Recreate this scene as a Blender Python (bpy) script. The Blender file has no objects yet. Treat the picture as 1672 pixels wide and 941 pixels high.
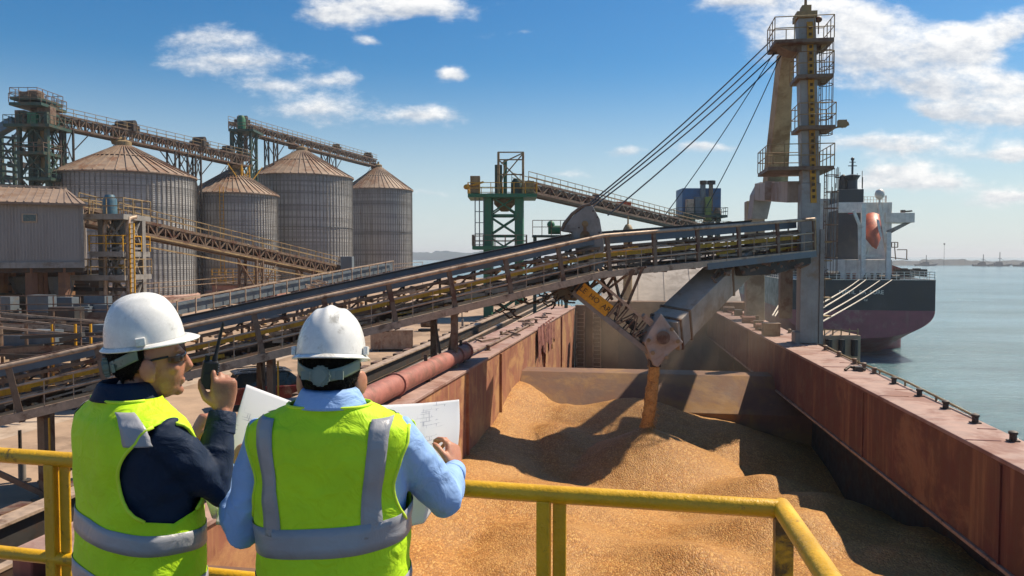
import bpy, bmesh, math, random
from mathutils import Vector, Matrix, noise as mn
random.seed(11)
V = Vector
PI = math.pi
SC = bpy.context.scene
COL = SC.collection
# ------------------------------------------------------------------ frames
CAMZ = 14.0                       # eye height above the water
YAW = math.radians(9.13)          # the view is turned left of the hold's long axis (+Y)
FOC = 1300.0                      # focal length in photograph pixels
CA, SA = math.cos(YAW), math.sin(YAW)
def W(xc, d, z):                  # view-aligned metres (right, ahead, height) to world
    return V((xc*CA - d*SA, xc*SA + d*CA, z))
def at(px, py, d):                # photograph position at a chosen distance ahead
    return W((px-836)/FOC*d, d, CAMZ + (418-py)/FOC*d)
def onz(px, py, z):
    return at(px, py, (CAMZ-z)*FOC/(py-418.0))
# ------------------------------------------------------------------ mesh builder
ORG = {}
class MB:
    def __init__(s): s.v = []; s.f = []; s.k = []
    def add(s, vs, fs):
        n = len(s.v); s.k.append((n, len(s.f))); s.v += [V(p) for p in vs]; s.f += [tuple(i+n for i in f) for f in fs]; return s
    def box2(s, x0, x1, y0, y1, z0, z1):
        return s.add([(x0,y0,z0),(x1,y0,z0),(x1,y1,z0),(x0,y1,z0),(x0,y0,z1),(x1,y0,z1),(x1,y1,z1),(x0,y1,z1)],
            [(0,3,2,1),(4,5,6,7),(0,1,5,4),(1,2,6,5),(2,3,7,6),(3,0,4,7)])
    def frame(s, o, ax, ay, az):  # box from a corner and three edge vectors
        o, ax, ay, az = V(o), V(ax), V(ay), V(az)
        p = [o, o+ax, o+ax+ay, o+ay]; p += [q+az for q in p]
        fs = [(0,3,2,1),(4,5,6,7),(0,1,5,4),(1,2,6,5),(2,3,7,6),(3,0,4,7)]
        if ax.cross(ay).dot(az) < 0: fs = [f[::-1] for f in fs]
        return s.add(p, fs)
    def bar(s, p, q, w, h=None, up=(0,0,1)):
        p, q = V(p), V(q); h = w if h is None else h
        d = (q-p)
        if d.length < 1e-6: return s
        dn = d.normalized(); up = V(up)
        if abs(dn.dot(up)) > .98: up = V((0,1,0)) if abs(dn.y) < .9 else V((1,0,0))
        r = dn.cross(up).normalized(); u = r.cross(dn)
        return s.frame(p - r*w/2 - u*h/2, r*w, d, u*h)
    def tube(s, p, q, r, n=8, r2=None):
        p, q = V(p), V(q); d = (q-p)
        if d.length < 1e-6: return s
        dn = d.normalized(); r2 = r if r2 is None else r2
        a = dn.orthogonal().normalized(); b = dn.cross(a)
        vs = []
        for c, rr in ((p, r), (q, r2)):
            for i in range(n):
                t = 2*PI*i/n; vs.append(c + a*(rr*math.cos(t)) + b*(rr*math.sin(t)))
        fs = [(i, (i+1) % n, n+(i+1) % n, n+i) for i in range(n)]
        fs += [tuple(range(n-1, -1, -1)), tuple(range(n, 2*n))]
        return s.add(vs, fs)
    def path(s, pts, r, n=8):
        pts = [V(p) for p in pts]
        return s.loft([(p, r, r) for p in pts], n)
    def loft(s, rings, n=12, up=None, ex=2.0):   # rings: (centre, half width, half depth)
        m = len(rings); prev = None; vs = []
        for i, rg in enumerate(rings):
            c = V(rg[0])
            d = (V(rings[min(i+1, m-1)][0]) - V(rings[max(i-1, 0)][0])).normalized()
            if prev is None:
                a = V(up) if up is not None else d.orthogonal()
            else: a = prev
            a = (a - d*a.dot(d)).normalized(); prev = a
            b = d.cross(a)
            for k in range(n):
                t = 2*PI*k/n; cx, sx = math.cos(t), math.sin(t)
                cx = math.copysign(abs(cx)**(2/ex), cx); sx = math.copysign(abs(sx)**(2/ex), sx)
                vs.append(c + a*(rg[1]*cx) + b*(rg[2]*sx))
        fs = []
        for i in range(m-1):
            for k in range(n):
                fs.append((i*n+k, i*n+(k+1) % n, (i+1)*n+(k+1) % n, (i+1)*n+k))
        fs += [tuple(range(n-1, -1, -1)), tuple(range((m-1)*n, m*n))]
        return s.add(vs, fs)
    def prism(s, pts, vec):
        pts = [V(p) for p in pts]; vec = V(vec); n = len(pts)
        nrm = V((0,0,0))
        for i in range(n): nrm += pts[i].cross(pts[(i+1) % n])
        if nrm.dot(vec) > 0: pts = pts[::-1]
        fs = [tuple(range(n)), tuple(range(2*n-1, n-1, -1))]
        fs += [(i, i+n, (i+1) % n+n, (i+1) % n) for i in range(n)]
        return s.add(pts + [p+vec for p in pts], fs)
    def lathe(s, c, prof, n=16, cap=True):  # prof: (radius, z) from bottom to top
        c = V(c); vs = []; m = len(prof)
        for r, z in prof:
            for k in range(n):
                t = 2*PI*k/n; vs.append(c + V((r*math.cos(t), r*math.sin(t), z)))
        fs = [(i*n+k, i*n+(k+1) % n, (i+1)*n+(k+1) % n, (i+1)*n+k) for i in range(m-1) for k in range(n)]
        if cap: fs += [tuple(range(n-1, -1, -1)), tuple(range((m-1)*n, m*n))]
        return s.add(vs, fs)
    def ball(s, c, rx, ry, rz, n=16, m=10, M=None):
        c = V(c); vs = []
        for j in range(1, m):
            ph = -PI/2 + PI*j/m
            for k in range(n):
                t = 2*PI*k/n
                p = V((rx*math.cos(ph)*math.cos(t), ry*math.cos(ph)*math.sin(t), rz*math.sin(ph)))
                vs.append(c + (M @ p if M else p))
        lo, hi = V((0,0,-rz)), V((0,0,rz))
        vs += [c + (M @ lo if M else lo), c + (M @ hi if M else hi)]
        fs = [(j*n+k, j*n+(k+1) % n, (j+1)*n+(k+1) % n, (j+1)*n+k) for j in range(m-2) for k in range(n)]
        b = (m-1)*n
        fs += [(b, (k+1) % n, k) for k in range(n)] + [(b+1, (m-2)*n+k, (m-2)*n+(k+1) % n) for k in range(n)]
        return s.add(vs, fs)
    def grid(s, nu, nv, fn, closed=False):
        vs = [fn(i/(nu-1) if not closed else i/nu, j/(nv-1)) for j in range(nv) for i in range(nu)]
        fs = []
        for j in range(nv-1):
            for i in range(nu if closed else nu-1):
                a = j*nu+i; b = j*nu+(i+1) % nu
                fs.append((a, b, b+nu, a+nu))
        return s.add(vs, fs)
    def each(s, name, m, parent, smooth=False, bevel=0, per=1):   # every added shape (or every PER shapes) becomes a part of its own
        ks = s.k + [(len(s.v), len(s.f))]
        for i in range(0, len(s.k), per):
            j = min(i+per, len(s.k)); c = MB(); c.v = s.v[ks[i][0]:ks[j][0]]; n = ks[i][0]
            c.f = [tuple(q-n for q in f) for f in s.f[ks[i][1]:ks[j][1]]]; c.build(name, m, parent, smooth=smooth, bevel=bevel)
    def build(s, name, m, parent=None, smooth=False, bevel=0, org=None):
        o0 = ORG.get(parent.name, V((0,0,0))) if parent is not None else (V(org) if org is not None else V((0,0,0)))
        me = bpy.data.meshes.new(name)
        me.from_pydata([tuple(p-o0) for p in s.v], [], s.f)
        me.validate(); me.update()
        return link(name, me, m, parent, o0, smooth, bevel)
def link(name, me, m, parent, o0, smooth=False, bevel=0):
    if m is not None: me.materials.append(m)
    o = bpy.data.objects.new(name, me); COL.objects.link(o)
    if smooth:
        me.polygons.foreach_set('use_smooth', [True]*len(me.polygons))
        if smooth != 'all':
            try: me.set_sharp_from_angle(angle=math.radians(40))
            except Exception: pass
    if parent is not None: o.parent = parent
    else: o.location = o0
    ORG[o.name] = V(o0)
    if bevel:
        b = o.modifiers.new('bevel', 'BEVEL'); b.width = bevel; b.segments = 2; b.limit_method = 'ANGLE'
    return o
def thing(name, label, cat, loc, group=None):
    o = bpy.data.objects.new(name, None); COL.objects.link(o)
    o.location = V(loc); o.empty_display_size = .2
    ORG[o.name] = V(loc); tag(o, label, cat, group); return o
def tag(o, label=None, cat=None, group=None, kind=None):
    if label: o['label'] = label
    if cat: o['category'] = cat
    if group: o['group'] = group
    if kind: o['kind'] = kind
    return o
def dup(root, loc, label=None):
    def cp(o, par):
        c = o.copy(); COL.objects.link(c)
        if par is not None: c.parent = par
        for ch in list(o.children): cp(ch, c)
        return c
    r = cp(root, None); r.location = V(loc)
    if label: r['label'] = label
    ORG[r.name] = V(loc); return r
# ------------------------------------------------------------------ materials
def C(h):
    h = h.lstrip('#'); o = []
    for i in (0, 2, 4):
        c = int(h[i:i+2], 16)/255
        o.append(c/12.92 if c <= .04045 else ((c+.055)/1.055)**2.4)
    return (*o, 1)
class NT:
    def __init__(s, m): s.t = m.node_tree; s.n = s.t.nodes; s.l = s.t.links
    def new(s, ty, **kw):
        n = s.n.new(ty)
        for k, v in kw.items(): setattr(n, k, v)
        return n
    def link(s, a, b): s.l.new(a, b)
    def val(s, sock, v):
        if hasattr(v, 'is_output') or isinstance(v, bpy.types.NodeSocket): s.l.new(v, sock)
        else: sock.default_value = v
    def math(s, op, a, b=0.0, c=None, clamp=False):
        n = s.new('ShaderNodeMath', operation=op); n.use_clamp = clamp
        s.val(n.inputs[0], a); s.val(n.inputs[1], b)
        if c is not None: s.val(n.inputs[2], c)
        return n.outputs[0]
    def mix(s, f, a, b, bt='MIX'):
        n = s.new('ShaderNodeMix', data_type='RGBA', blend_type=bt)
        s.val(n.inputs['Factor'], f); s.val(n.inputs[6], a); s.val(n.inputs[7], b); return n.outputs[2]
    def noise(s, vec, scale, detail=6, rough=.6, dist=0):
        n = s.new('ShaderNodeTexNoise'); n.inputs['Scale'].default_value = scale; n.inputs['Detail'].default_value = detail
        n.inputs['Roughness'].default_value = rough; n.inputs['Distortion'].default_value = dist
        if vec is not None: s.l.new(vec, n.inputs['Vector'])
        return n.outputs['Fac']
    def smooth(s, v, a, b, lo=0.0, hi=1.0):
        n = s.new('ShaderNodeMapRange', interpolation_type='SMOOTHSTEP'); s.val(n.inputs[0], v)
        for i, x in enumerate((a, b, lo, hi)): s.val(n.inputs[1+i], x)
        return n.outputs[0]
    def scaled(s, vec, sc):
        n = s.new('ShaderNodeMapping'); s.l.new(vec, n.inputs['Vector']); n.inputs['Scale'].default_value = sc; return n.outputs[0]
def base_mat(name):
    m = bpy.data.materials.new(name); m.use_nodes = True
    return m, NT(m), m.node_tree.nodes['Principled BSDF']
def pmat(name, col, rough=.6, metal=0.0, dirt=None, dscale=1.2, damt=.5, streak=0.0, bump=0.0, bscale=30, var=.2, vscale=None, spec=.5, rvar=.15, coords='Position'):
    m, t, b = base_mat(name)
    if coords == 'Position': pos = t.new('ShaderNodeNewGeometry').outputs['Position']
    else: pos = t.new('ShaderNodeTexCoord').outputs[coords]
    c = col if len(col) == 4 else (*col, 1)
    n1 = t.noise(pos, vscale or dscale*3, 8, .65)
    k = t.smooth(n1, .25, .75, 1-var, 1+var)
    cc = t.new('ShaderNodeVectorMath', operation='SCALE'); cc.inputs[0].default_value = c[:3]; t.link(k, cc.inputs['Scale'])
    out = cc.outputs[0]
    if dirt is not None:
        d = dirt if len(dirt) == 4 else (*dirt, 1)
        nd = t.noise(pos, dscale, 9, .68, .4)
        lo = .72-.5*damt
        f = t.smooth(nd, lo, lo+.16, 0, .9)
        if streak:
            ns = t.noise(t.scaled(pos, (1, 1, .07)), dscale*5, 5, .6)
            f2 = t.smooth(ns, .5, .72, 0, streak)
            f = t.math('MAXIMUM', f, f2)
        out = t.mix(f, out, d)
    t.link(out, b.inputs['Base Color'])
    b.inputs['Metallic'].default_value = metal
    b.inputs['Specular IOR Level'].default_value = spec
    t.link(t.smooth(n1, .2, .8, max(.02, rough-rvar), min(1, rough+rvar)), b.inputs['Roughness'])
    if bump:
        bn = t.new('ShaderNodeBump'); bn.inputs['Strength'].default_value = bump; bn.inputs['Distance'].default_value = .05
        t.link(t.noise(pos, bscale, 5, .6), bn.inputs['Height']); t.link(bn.outputs[0], b.inputs['Normal'])
    return m
RUST = C('5a3320')
M = {}
M['steel_brown'] = pmat('weathered steel', C('7a6654'), .6, .2, RUST, 1.6, .5, .35)
M['steel_grey'] = pmat('grey painted steel', C('8a8680'), .55, .1, C('6b5a4c'), .7, .38, .4)
M['steel_dark'] = pmat('dark steel', C('3b3835'), .6, .2, C('4d3626'), 1.2, .5, .3)
M['steel_pale'] = pmat('dusty galvanised rail', C('b39b84'), .55, .25, C('6e533f'), 2.0, .45)
M['trough'] = pmat('blue grey trough plate', C('616b72'), .5, .05, C('74685a'), .6, .34, .25, .1, 8)
M['belt'] = pmat('black belt', C('2a2a2c'), .8, 0, C('8f744f'), 2.5, .5)
M['green'] = pmat('green machine paint', C('1f6b4a'), .55, 0, C('5b5236'), .8, .36, .35)
M['green_dark'] = pmat('dark green machine paint', C('27473f'), .6, 0, C('5a4a33'), .8, .46, .4)
M['yellow'] = pmat('worn yellow paint', C('c99416'), .5, 0, C('5d4022'), 1.6, .38, .35)
M['ochre'] = pmat('dusty ochre steel', C('97805a'), .65, 0, C('6a4c30'), .9, .5, .4)
M['rail_yellow'] = pmat('thick yellow handrail paint', C('dba91e'), .38, 0, C('4a3622'), 16, .27, 0, .18, 60, .16, 5)
M['red_hull'] = pmat('red oxide hull paint', C('7d4a40'), .65, .05, C('a5765a'), .45, .48, .55, .2, 6)
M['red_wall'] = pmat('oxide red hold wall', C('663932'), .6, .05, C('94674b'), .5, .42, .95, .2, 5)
M['red_lit_dusty'] = pmat('dusty hold wall with painted sunlight', C('94604a'), .7, .0, C('bb8f60'), .5, .54, .85, .2, 5)  # left wall: golden sunlight painted into the dusty red
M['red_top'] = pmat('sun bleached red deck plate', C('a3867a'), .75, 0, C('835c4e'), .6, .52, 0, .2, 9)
M['pink_pipe'] = pmat('salmon red pipe paint', C('a3675a'), .6, 0, C('7f5849'), 1.2, .5, .2, .05, 12)
M['hold_brown'] = pmat('dusty brown hold plate', C('6f5140'), .7, 0, C('8c6a48'), .35, .5, .5, .2, 5)
M['concrete'] = pmat('dusty quay concrete', C('a68c74'), .85, 0, C('77624f'), .16, .54, 0, .25, 6, .14, .9)
M['dark_mat'] = pmat('black rubber', C('1c1c1d'), .6, 0)
M['white_paint'] = pmat('ship white paint', C('dcd6cc'), .5, 0, C('9a7f68'), .35, .34, .4)
M['blue_paint'] = pmat('blue cladding', C('2b5f8c'), .5, 0, C('4d5a66'), .3, .4, .3)
M['galv'] = None
# ------------------------------------------------------------------ camera, sun, sky
cam = bpy.data.cameras.new('camera'); camo = bpy.data.objects.new('camera', cam); COL.objects.link(camo)
cam.sensor_width = 36; cam.lens = 36*FOC/1672; cam.clip_start = .05; cam.clip_end = 12000
camo.location = (0, 0, CAMZ); camo.rotation_euler = (PI/2 - math.atan(52.5/FOC), 0, YAW)
SC.camera = camo
SUN_AZ, SUN_EL = math.radians(48), math.radians(52)     # clockwise from +Y
sd = V((math.sin(SUN_AZ)*math.cos(SUN_EL), math.cos(SUN_AZ)*math.cos(SUN_EL), math.sin(SUN_EL)))
sl = bpy.data.lights.new('sun', 'SUN'); sl.energy = 5.0; sl.angle = math.radians(.55); sl.color = (1, .87, .69)
so = bpy.data.objects.new('sun', sl); COL.objects.link(so); so.rotation_euler = sd.to_track_quat('Z', 'Y').to_euler(); so.location = (60, 40, 90)
w = bpy.data.worlds.new('World'); SC.world = w; w.use_nodes = True
t = NT(w); bg = w.node_tree.nodes['Background']
sky = t.new('ShaderNodeTexSky', sky_type='NISHITA'); sky.sun_disc = False
sky.sun_elevation = SUN_EL; sky.sun_rotation = SUN_AZ; sky.altitude = 0; sky.air_density = 1.0; sky.dust_density = .55; sky.ozone_density = 2.2
dirv = t.new('ShaderNodeTexCoord').outputs['Generated']
rot = t.new('ShaderNodeVectorRotate', rotation_type='Z_AXIS'); t.link(dirv, rot.inputs['Vector']); rot.inputs['Angle'].default_value = -YAW
sep = t.new('ShaderNodeSeparateXYZ'); t.link(rot.outputs[0], sep.inputs[0])
yy = t.math('MAXIMUM', sep.outputs[1], .08)
u = t.math('DIVIDE', sep.outputs[0], yy); v = t.math('DIVIDE', sep.outputs[2], yy)
uv = t.new('ShaderNodeCombineXYZ'); t.link(u, uv.inputs[0]); t.link(t.math('MULTIPLY', v, 1.9), uv.inputs[1])
UV = uv.outputs[0]
CLOUDS = [(1285, 68, 85, 38, 0.95), (1375, 30, 85, 30, 0.95), (1460, 88, 130, 42, 1.05), (1580, 142, 140, 26, 1.15), (1560, 75, 70, 30, 0.95), (1650, 45, 50, 25, 1.00), (1625, 188, 90, 26, 1.20),
          (1520, 184, 40, 12, 1.00), (1450, 236, 140, 17, 1.00), (1580, 250, 40, 11, 0.41), (1655, 252, 45, 13, 1.00), (1470, 275, 80, 16, 0.83), (1500, 298, 130, 16, 0.83), (1640, 320, 60, 11, 0.83), (1590, 335, 60, 10, 0.55),
          (1210, 5, 75, 16, 1.00), (1140, 242, 50, 12, 0.86), (1030, 243, 32, 10, 0.69),
          (520, 180, 97, 28, 0.81), (705, 185, 63, 20, 0.84), (735, 125, 31, 12, 0.88), (395, 110, 117, 21, 0.80), (350, 66, 83, 23, 0.61), (440, 142, 56, 12, 0.55),
          (560, 132, 51, 13, 0.61), (600, 75, 21, 9, 0.67), (640, 12, 139, 20, 0.79), (560, 38, 56, 19, 0.80), (700, 25, 56, 16, 0.88), (920, 284, 45, 9, 0.55), (700, 318, 56, 9, 0.48), (830, 60, 60, 9, 0.28)]
nA = t.noise(UV, 13, 8, .62); nB = t.noise(UV, 38, 8, .65)
nx = t.new('ShaderNodeTexNoise'); nx.inputs['Scale'].default_value = 11; nx.inputs['Detail'].default_value = 5; t.link(UV, nx.inputs['Vector'])
sx = t.new('ShaderNodeSeparateXYZ'); t.link(nx.outputs['Color'], sx.inputs[0])
du = t.math('MULTIPLY_ADD', t.math('SUBTRACT', sx.outputs[0], .5), .055, u)
dv = t.math('MULTIPLY_ADD', t.math('SUBTRACT', sx.outputs[1], .5), .034, v)
acc = None; accl = None
for (px, py, rx, ry, s) in CLOUDS:
    a = t.math('MULTIPLY', t.math('SUBTRACT', du, (px-836)/FOC), FOC/rx/1.02)
    bq = t.math('SUBTRACT', dv, (418-py)/FOC)
    b = t.math('MULTIPLY', bq, FOC/ry/1.02)
    d2 = t.math('ADD', t.math('MULTIPLY', a, a), t.math('MULTIPLY', b, b))
    g = t.math('MULTIPLY', t.math('EXPONENT', t.math('MULTIPLY', d2, -1.0)), s)
    gl = t.math('MULTIPLY', g, t.math('MULTIPLY_ADD', a, .25, t.math('MULTIPLY', b, .75)))
    acc = g if acc is None else t.math('ADD', acc, g)
    accl = gl if accl is None else t.math('ADD', accl, gl)
fwd = t.smooth(sep.outputs[1], .1, .3)
acc = t.math('MULTIPLY', acc, fwd)
# a thin scatter of other clouds all round, so that the sky holds up in reflections
back = t.math('SUBTRACT', 1.0, fwd)
nW = t.noise(t.scaled(dirv, (1, 1, 2.4)), 3.2, 8, .6)
acc = t.math('ADD', acc, t.math('MULTIPLY', back, t.smooth(nW, .5, .7, 0, .9)))
fb = t.math('ADD', t.math('MULTIPLY', nA, .62), t.math('MULTIPLY', nB, .38))
dens0 = t.math('ADD', t.math('MINIMUM', t.math('MULTIPLY', acc, 1.25), 1.05), t.math('MULTIPLY', t.math('SUBTRACT', fb, .5), 2.3))
dens = t.smooth(dens0, .26, 1.18, 0, .95)
dens = t.math('MULTIPLY', dens, t.smooth(acc, .04, .3))
lit = t.math('ADD', t.math('MULTIPLY_ADD', accl, .55, .62), t.math('MULTIPLY', t.math('SUBTRACT', nB, .5), 1.1))
lit = t.smooth(lit, .2, 1.0)
ccol = t.mix(lit, (.44, .47, .52, 1), (.84, .83, .81, 1))
skys = t.new('ShaderNodeVectorMath', operation='SCALE'); t.link(sky.outputs[0], skys.inputs[0]); skys.inputs['Scale'].default_value = .078
hsv = t.new('ShaderNodeHueSaturation'); hsv.inputs['Saturation'].default_value = 1.42; t.link(skys.outputs[0], hsv.inputs['Color'])
tint = t.mix(1.0, hsv.outputs[0], (.72, .95, 1.0, 1), 'MULTIPLY')
el_ = t.new('ShaderNodeSeparateXYZ'); t.link(dirv, el_.inputs[0])
tint = t.mix(t.smooth(el_.outputs[2], -.02, .24, .82, 0), tint, (.555, .60, .63, 1))   # pale marine air low over the horizon
cs = t.new('ShaderNodeVectorMath', operation='SCALE'); t.link(ccol, cs.inputs[0]); cs.inputs['Scale'].default_value = 1.0
t.link(t.mix(dens, tint, cs.outputs[0]), bg.inputs['Color']); bg.inputs['Strength'].default_value = 1.0
SC.view_settings.view_transform = 'Standard'; SC.view_settings.look = 'None'; SC.view_settings.exposure = .42; SC.view_settings.gamma = 1
SC.cycles.max_bounces = 6; SC.cycles.diffuse_bounces = 3; SC.cycles.glossy_bounces = 3; SC.cycles.transmission_bounces = 4; SC.cycles.volume_bounces = 0
SC.cycles.use_denoising = True; SC.cycles.caustics_reflective = False; SC.cycles.caustics_refractive = False
SC.cycles.sample_clamp_indirect = 4
# ------------------------------------------------------------------ water, quay, far shore
m, t, b = base_mat('harbour water')
pos = t.new('ShaderNodeNewGeometry').outputs['Position']
big = t.noise(t.scaled(pos, (.012, .03, 1)), 1.0, 5, .6)
t.link(t.mix(t.smooth(big, .35, .65), C('46686c'), C('648890')), b.inputs['Base Color'])
b.inputs['Roughness'].default_value = .16; b.inputs['IOR'].default_value = 1.33
bn = t.new('ShaderNodeBump'); bn.inputs['Strength'].default_value = .8; bn.inputs['Distance'].default_value = .6
h1 = t.noise(t.scaled(pos, (.9, 1.5, 1)), .55, 7, .68, .3); h2 = t.noise(t.scaled(pos, (.5, 1.3, 1)), .12, 4, .6)
t.link(t.math('MULTIPLY_ADD', h2, 1.6, h1), bn.inputs['Height']); t.link(bn.outputs[0], b.inputs['Normal'])
M['water'] = m
g = MB(); g.add([(-9000,-3000,0),(9000,-3000,0),(9000,11000,0),(-9000,11000,0)], [(0,1,2,3)])
tag(g.build('water', M['water']), kind='structure')
QZ = 7.0
q = MB(); q.prism([(-9.6,-60,QZ),(-9.6,112,QZ),(-14,118,QZ),(-42,250,QZ),(-420,250,QZ),(-420,-60,QZ)], (0,0,-8.5))
tag(q.build('quay_ground', M['concrete']), kind='structure')
# sheets of different concrete, rail slots in the near quay
s = MB()
for (x0, x1, y0, y1) in ((-14.2,-12.6,-10,110), (-30,-24,-10,70)):
    s.add([(x0,y0,QZ+.004),(x1,y0,QZ+.004),(x1,y1,QZ+.004),(x0,y1,QZ+.004)], [(0,1,2,3)])
M['concrete_pale'] = pmat('pale concrete strip', C('b09c88'), .85, 0, C('8a7460'), .3, .5, 0, .2, 7)
tag(s.build('pavement', M['concrete_pale']), kind='structure')
# far cliffs with pale faces
m, t, b = base_mat('chalk cliff')
pos = t.new('ShaderNodeNewGeometry').outputs['Position']; z = t.new('ShaderNodeSeparateXYZ'); t.link(pos, z.inputs[0])
n_ = t.noise(pos, .02, 6, .7)
hh = t.math('ADD', z.outputs[2], t.math('MULTIPLY', n_, 16))
t.link(t.mix(t.smooth(hh, 32, 38), C('c7bfb2'), C('8d98a0')), b.inputs['Base Color']); b.inputs['Roughness'].default_value = .9
M['cliff'] = m
h = MB(); n = 90
def cl(i, j):
    px = 560 + i*330; d = 2500 + 300*math.sin(i*5)
    hgt = (27 + 10*mn.noise((i*9, 2, 0)) + 5*mn.noise((i*40, 5, 0)))*min(1, (1-i)*4, i*5+.2)
    if j < .5: p = at(px, 418, d); p.z = -2 + (hgt+2)*j*2; return p
    k = (j-.5)*2; p = at(px, 418, d + 700*k); p.z = hgt*(1-k*.6) - (20 if k > .95 else 0) + 6*k*mn.noise((i*20, k*3, 1)); return p
h.grid(n, 7, cl)
tag(h.build('cliff_hills', M['cliff'], smooth=True), kind='structure')
# harbour mole on the right horizon
M['far_dark'] = pmat('dark distant harbour stone', C('434d55'), .9, 0, C('363f46'), .05, .5)
h = MB()
def mole(i, j):
    px = 1452 + i*520; d = 1150 + 30*math.sin(i*3)
    ht = 6.6 + 1.8*mn.noise((i*14, 0, 3)) + 1.2*mn.noise((i*60, 0, 7)) + (2.2 if .1 < i < .24 else 0)
    p = at(px, 418, d + 40*j); p.z = -1 if (j == 0 or j == 1) else ht; return p
h.grid(140, 4, mole)
tag(h.build('breakwater', M['far_dark']), kind='structure')
# ------------------------------------------------------------------ the ship being loaded
ship = thing('bulk_carrier', 'rust red bulk carrier with an open hold full of golden grain', 'ship', (0, 40, 4))
def lx(y): return -6.76 + .0269*y        # inner face of the left coaming
def rx(y): return 7.85 - .0426*y         # inner face of the right coaming
def ro(y): return 8.53 - .0150*y         # outer edge of the right deck
def rm(y): return (rx(y)+ro(y))/2+.1
Y0, Y1, TOP = 9.5, 63.0, 10.0
def strip(name, m, fx0, fx1, z0, z1, y0=Y0, y1=Y1, parent=ship, bevel=.03):
    b = MB(); b.add([(fx0(y0),y0,z0),(fx1(y0),y0,z0),(fx1(y1),y1,z0),(fx0(y1),y1,z0),(fx0(y0),y0,z1),(fx1(y0),y0,z1),(fx1(y1),y1,z1),(fx0(y1),y1,z1)],
        [(0,3,2,1),(4,5,6,7),(0,1,5,4),(1,2,6,5),(2,3,7,6),(3,0,4,7)])
    return b.build(name, m, parent, bevel=bevel)
lw = strip('hold_wall', M['red_lit_dusty'], lambda y: lx(y)-.16, lx, 3.0, TOP-.10)
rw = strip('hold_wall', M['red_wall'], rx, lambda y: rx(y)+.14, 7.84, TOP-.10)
b = MB(); lip = lambda d, z: [(rx(y)+d, y, z) for y in (Y0, Y1)]
b.frame((rx(Y0)-.05, Y0, 7.76), (.30,0,0), (rx(Y1)-rx(Y0), Y1-Y0, 0), (0,0,.075)); b.build('lip', M['steel_pale'], rw)
# ribs on the inside of the coamings
b = MB()
for y in (13.2, 20.5, 27.3, 33.2, 46, 54):
    b.frame((lx(y), y, 5.2), (.10,0,0), (.0027,.16,0), (0,0,TOP-.16-5.2))
b.each('rib', M['red_lit_dusty'], lw)
b = MB()
for y in (17.0, 25.5, 45.5, 54):
    b.frame((rx(y)-.035, y, 7.84), (.035,0,0), (0,.09,0), (0,0,TOP-.16-7.84))
b.each('rib', M['red_wall'], rw)
# deck plates on top of the coamings, with a seam between two rows of plates
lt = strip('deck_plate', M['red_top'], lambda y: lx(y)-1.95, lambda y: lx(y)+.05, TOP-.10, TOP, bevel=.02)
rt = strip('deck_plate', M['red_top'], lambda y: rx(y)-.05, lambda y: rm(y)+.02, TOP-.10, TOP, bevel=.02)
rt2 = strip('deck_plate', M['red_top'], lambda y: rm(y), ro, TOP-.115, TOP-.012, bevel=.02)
strip('side_plate', M['red_hull'], lambda y: ro(y)-.25, lambda y: ro(y)-.04, -1, TOP-.12)
strip('side_plate', M['red_hull'], lambda y: lx(y)-1.95, lambda y: lx(y)-1.65, -1, TOP-.12)
strip('inner_side', M['steel_dark'], lambda y: ro(y)-.42, lambda y: ro(y)-.28, 3, TOP-.13)  # dark material put in for the shade under the right deck
# plate joints and low butt straps on the right deck
b = MB()
for i, y in enumerate((14, 18.5, 24, 30, 36.5, 44, 52)):
    b.frame((rx(y)-.03, y, TOP), (rm(y)-rx(y),0,0), (0,.06,0), (0,0,.012))
    b.frame((rm(y+1.3)+.04, y+1.3, TOP-.012), (ro(y)-rm(y)-.08,0,0), (0,.06,0), (0,0,.012))
b.each('butt_strap', M['red_hull'], ship)
M['beam'] = pmat('rusty cross beam plate', C('74543f'), .75, 0, C('96703f'), .35, .5, .3, .2, 5)
# cross beam in the hold, far bulkhead, floor
cb = MB(); cs_ = [(36.6,6.2),(36.6,6.9),(38.7,8.33),(40.2,8.33),(40.2,4),(37.0,4)]  # front face given a slope so that it catches the sun
cb.prism([(lx(38), y, z) for y, z in cs_], (ro(38)-.3-lx(38), 0, 0)); cb = cb.build('cross_beam', M['beam'], ship, bevel=.03)
M['bulk'] = pmat('dust covered bulkhead', C('7d604a'), .75, 0, C('5d4335'), .25, .5, .4, .2, 4)
bh = strip('bulkhead', M['bulk'], lx, lambda y: ro(y)-.3, 2, TOP+.1, 63, 63.6)
b = MB()
for k in range(9):
    x = -4.4 + k*1.3; b.box2(x, x+.18, 62.8, 63.0, 3, TOP-.2)
b.each('stiffener', M['bulk'], bh)
strip('hold_floor', M['hold_brown'], lx, lambda y: ro(y)-.3, 2.6, 3.0, Y0, Y1)
strip('transverse_wall', M['hold_brown'], lx, lambda y: ro(y)-.3, 3, TOP-.2, Y0, Y0+.4)
b = MB(); b.box2(-8.7, 8.3, -8, 9.45, 8.9, 9.6); b.build('fore_deck', M['red_top'], ship)
b = MB(); b.box2(-8.6, 8.2, -7.9, 9.45, -1, 8.9); b.build('fore_hull', M['red_hull'], ship)
# dusty slope of spilled grain behind the beam
# rung ladder on the left wall beyond the beam
b = MB(); yl = 52.5
for x in (-4.9, -4.3): b.tube((x, 62.7, 4.5), (x, 62.7, 9.6), .05)
for k in range(16): b.tube((-4.9, 62.7, 4.6+k*.32), (-4.3, 62.7, 4.6+k*.32), .035, 6)
b.build('ladder', M['steel_pale'], ship)
b = MB()
for x in (-3.6, -3.0): b.tube((x, 62.7, 5.2), (x, 62.7, 9.6), .05)
for k in range(14): b.tube((-3.6, 62.7, 5.3+k*.32), (-3.0, 62.7, 5.3+k*.32), .035, 6)
b.build('ladder', M['steel_pale'], ship)
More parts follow.
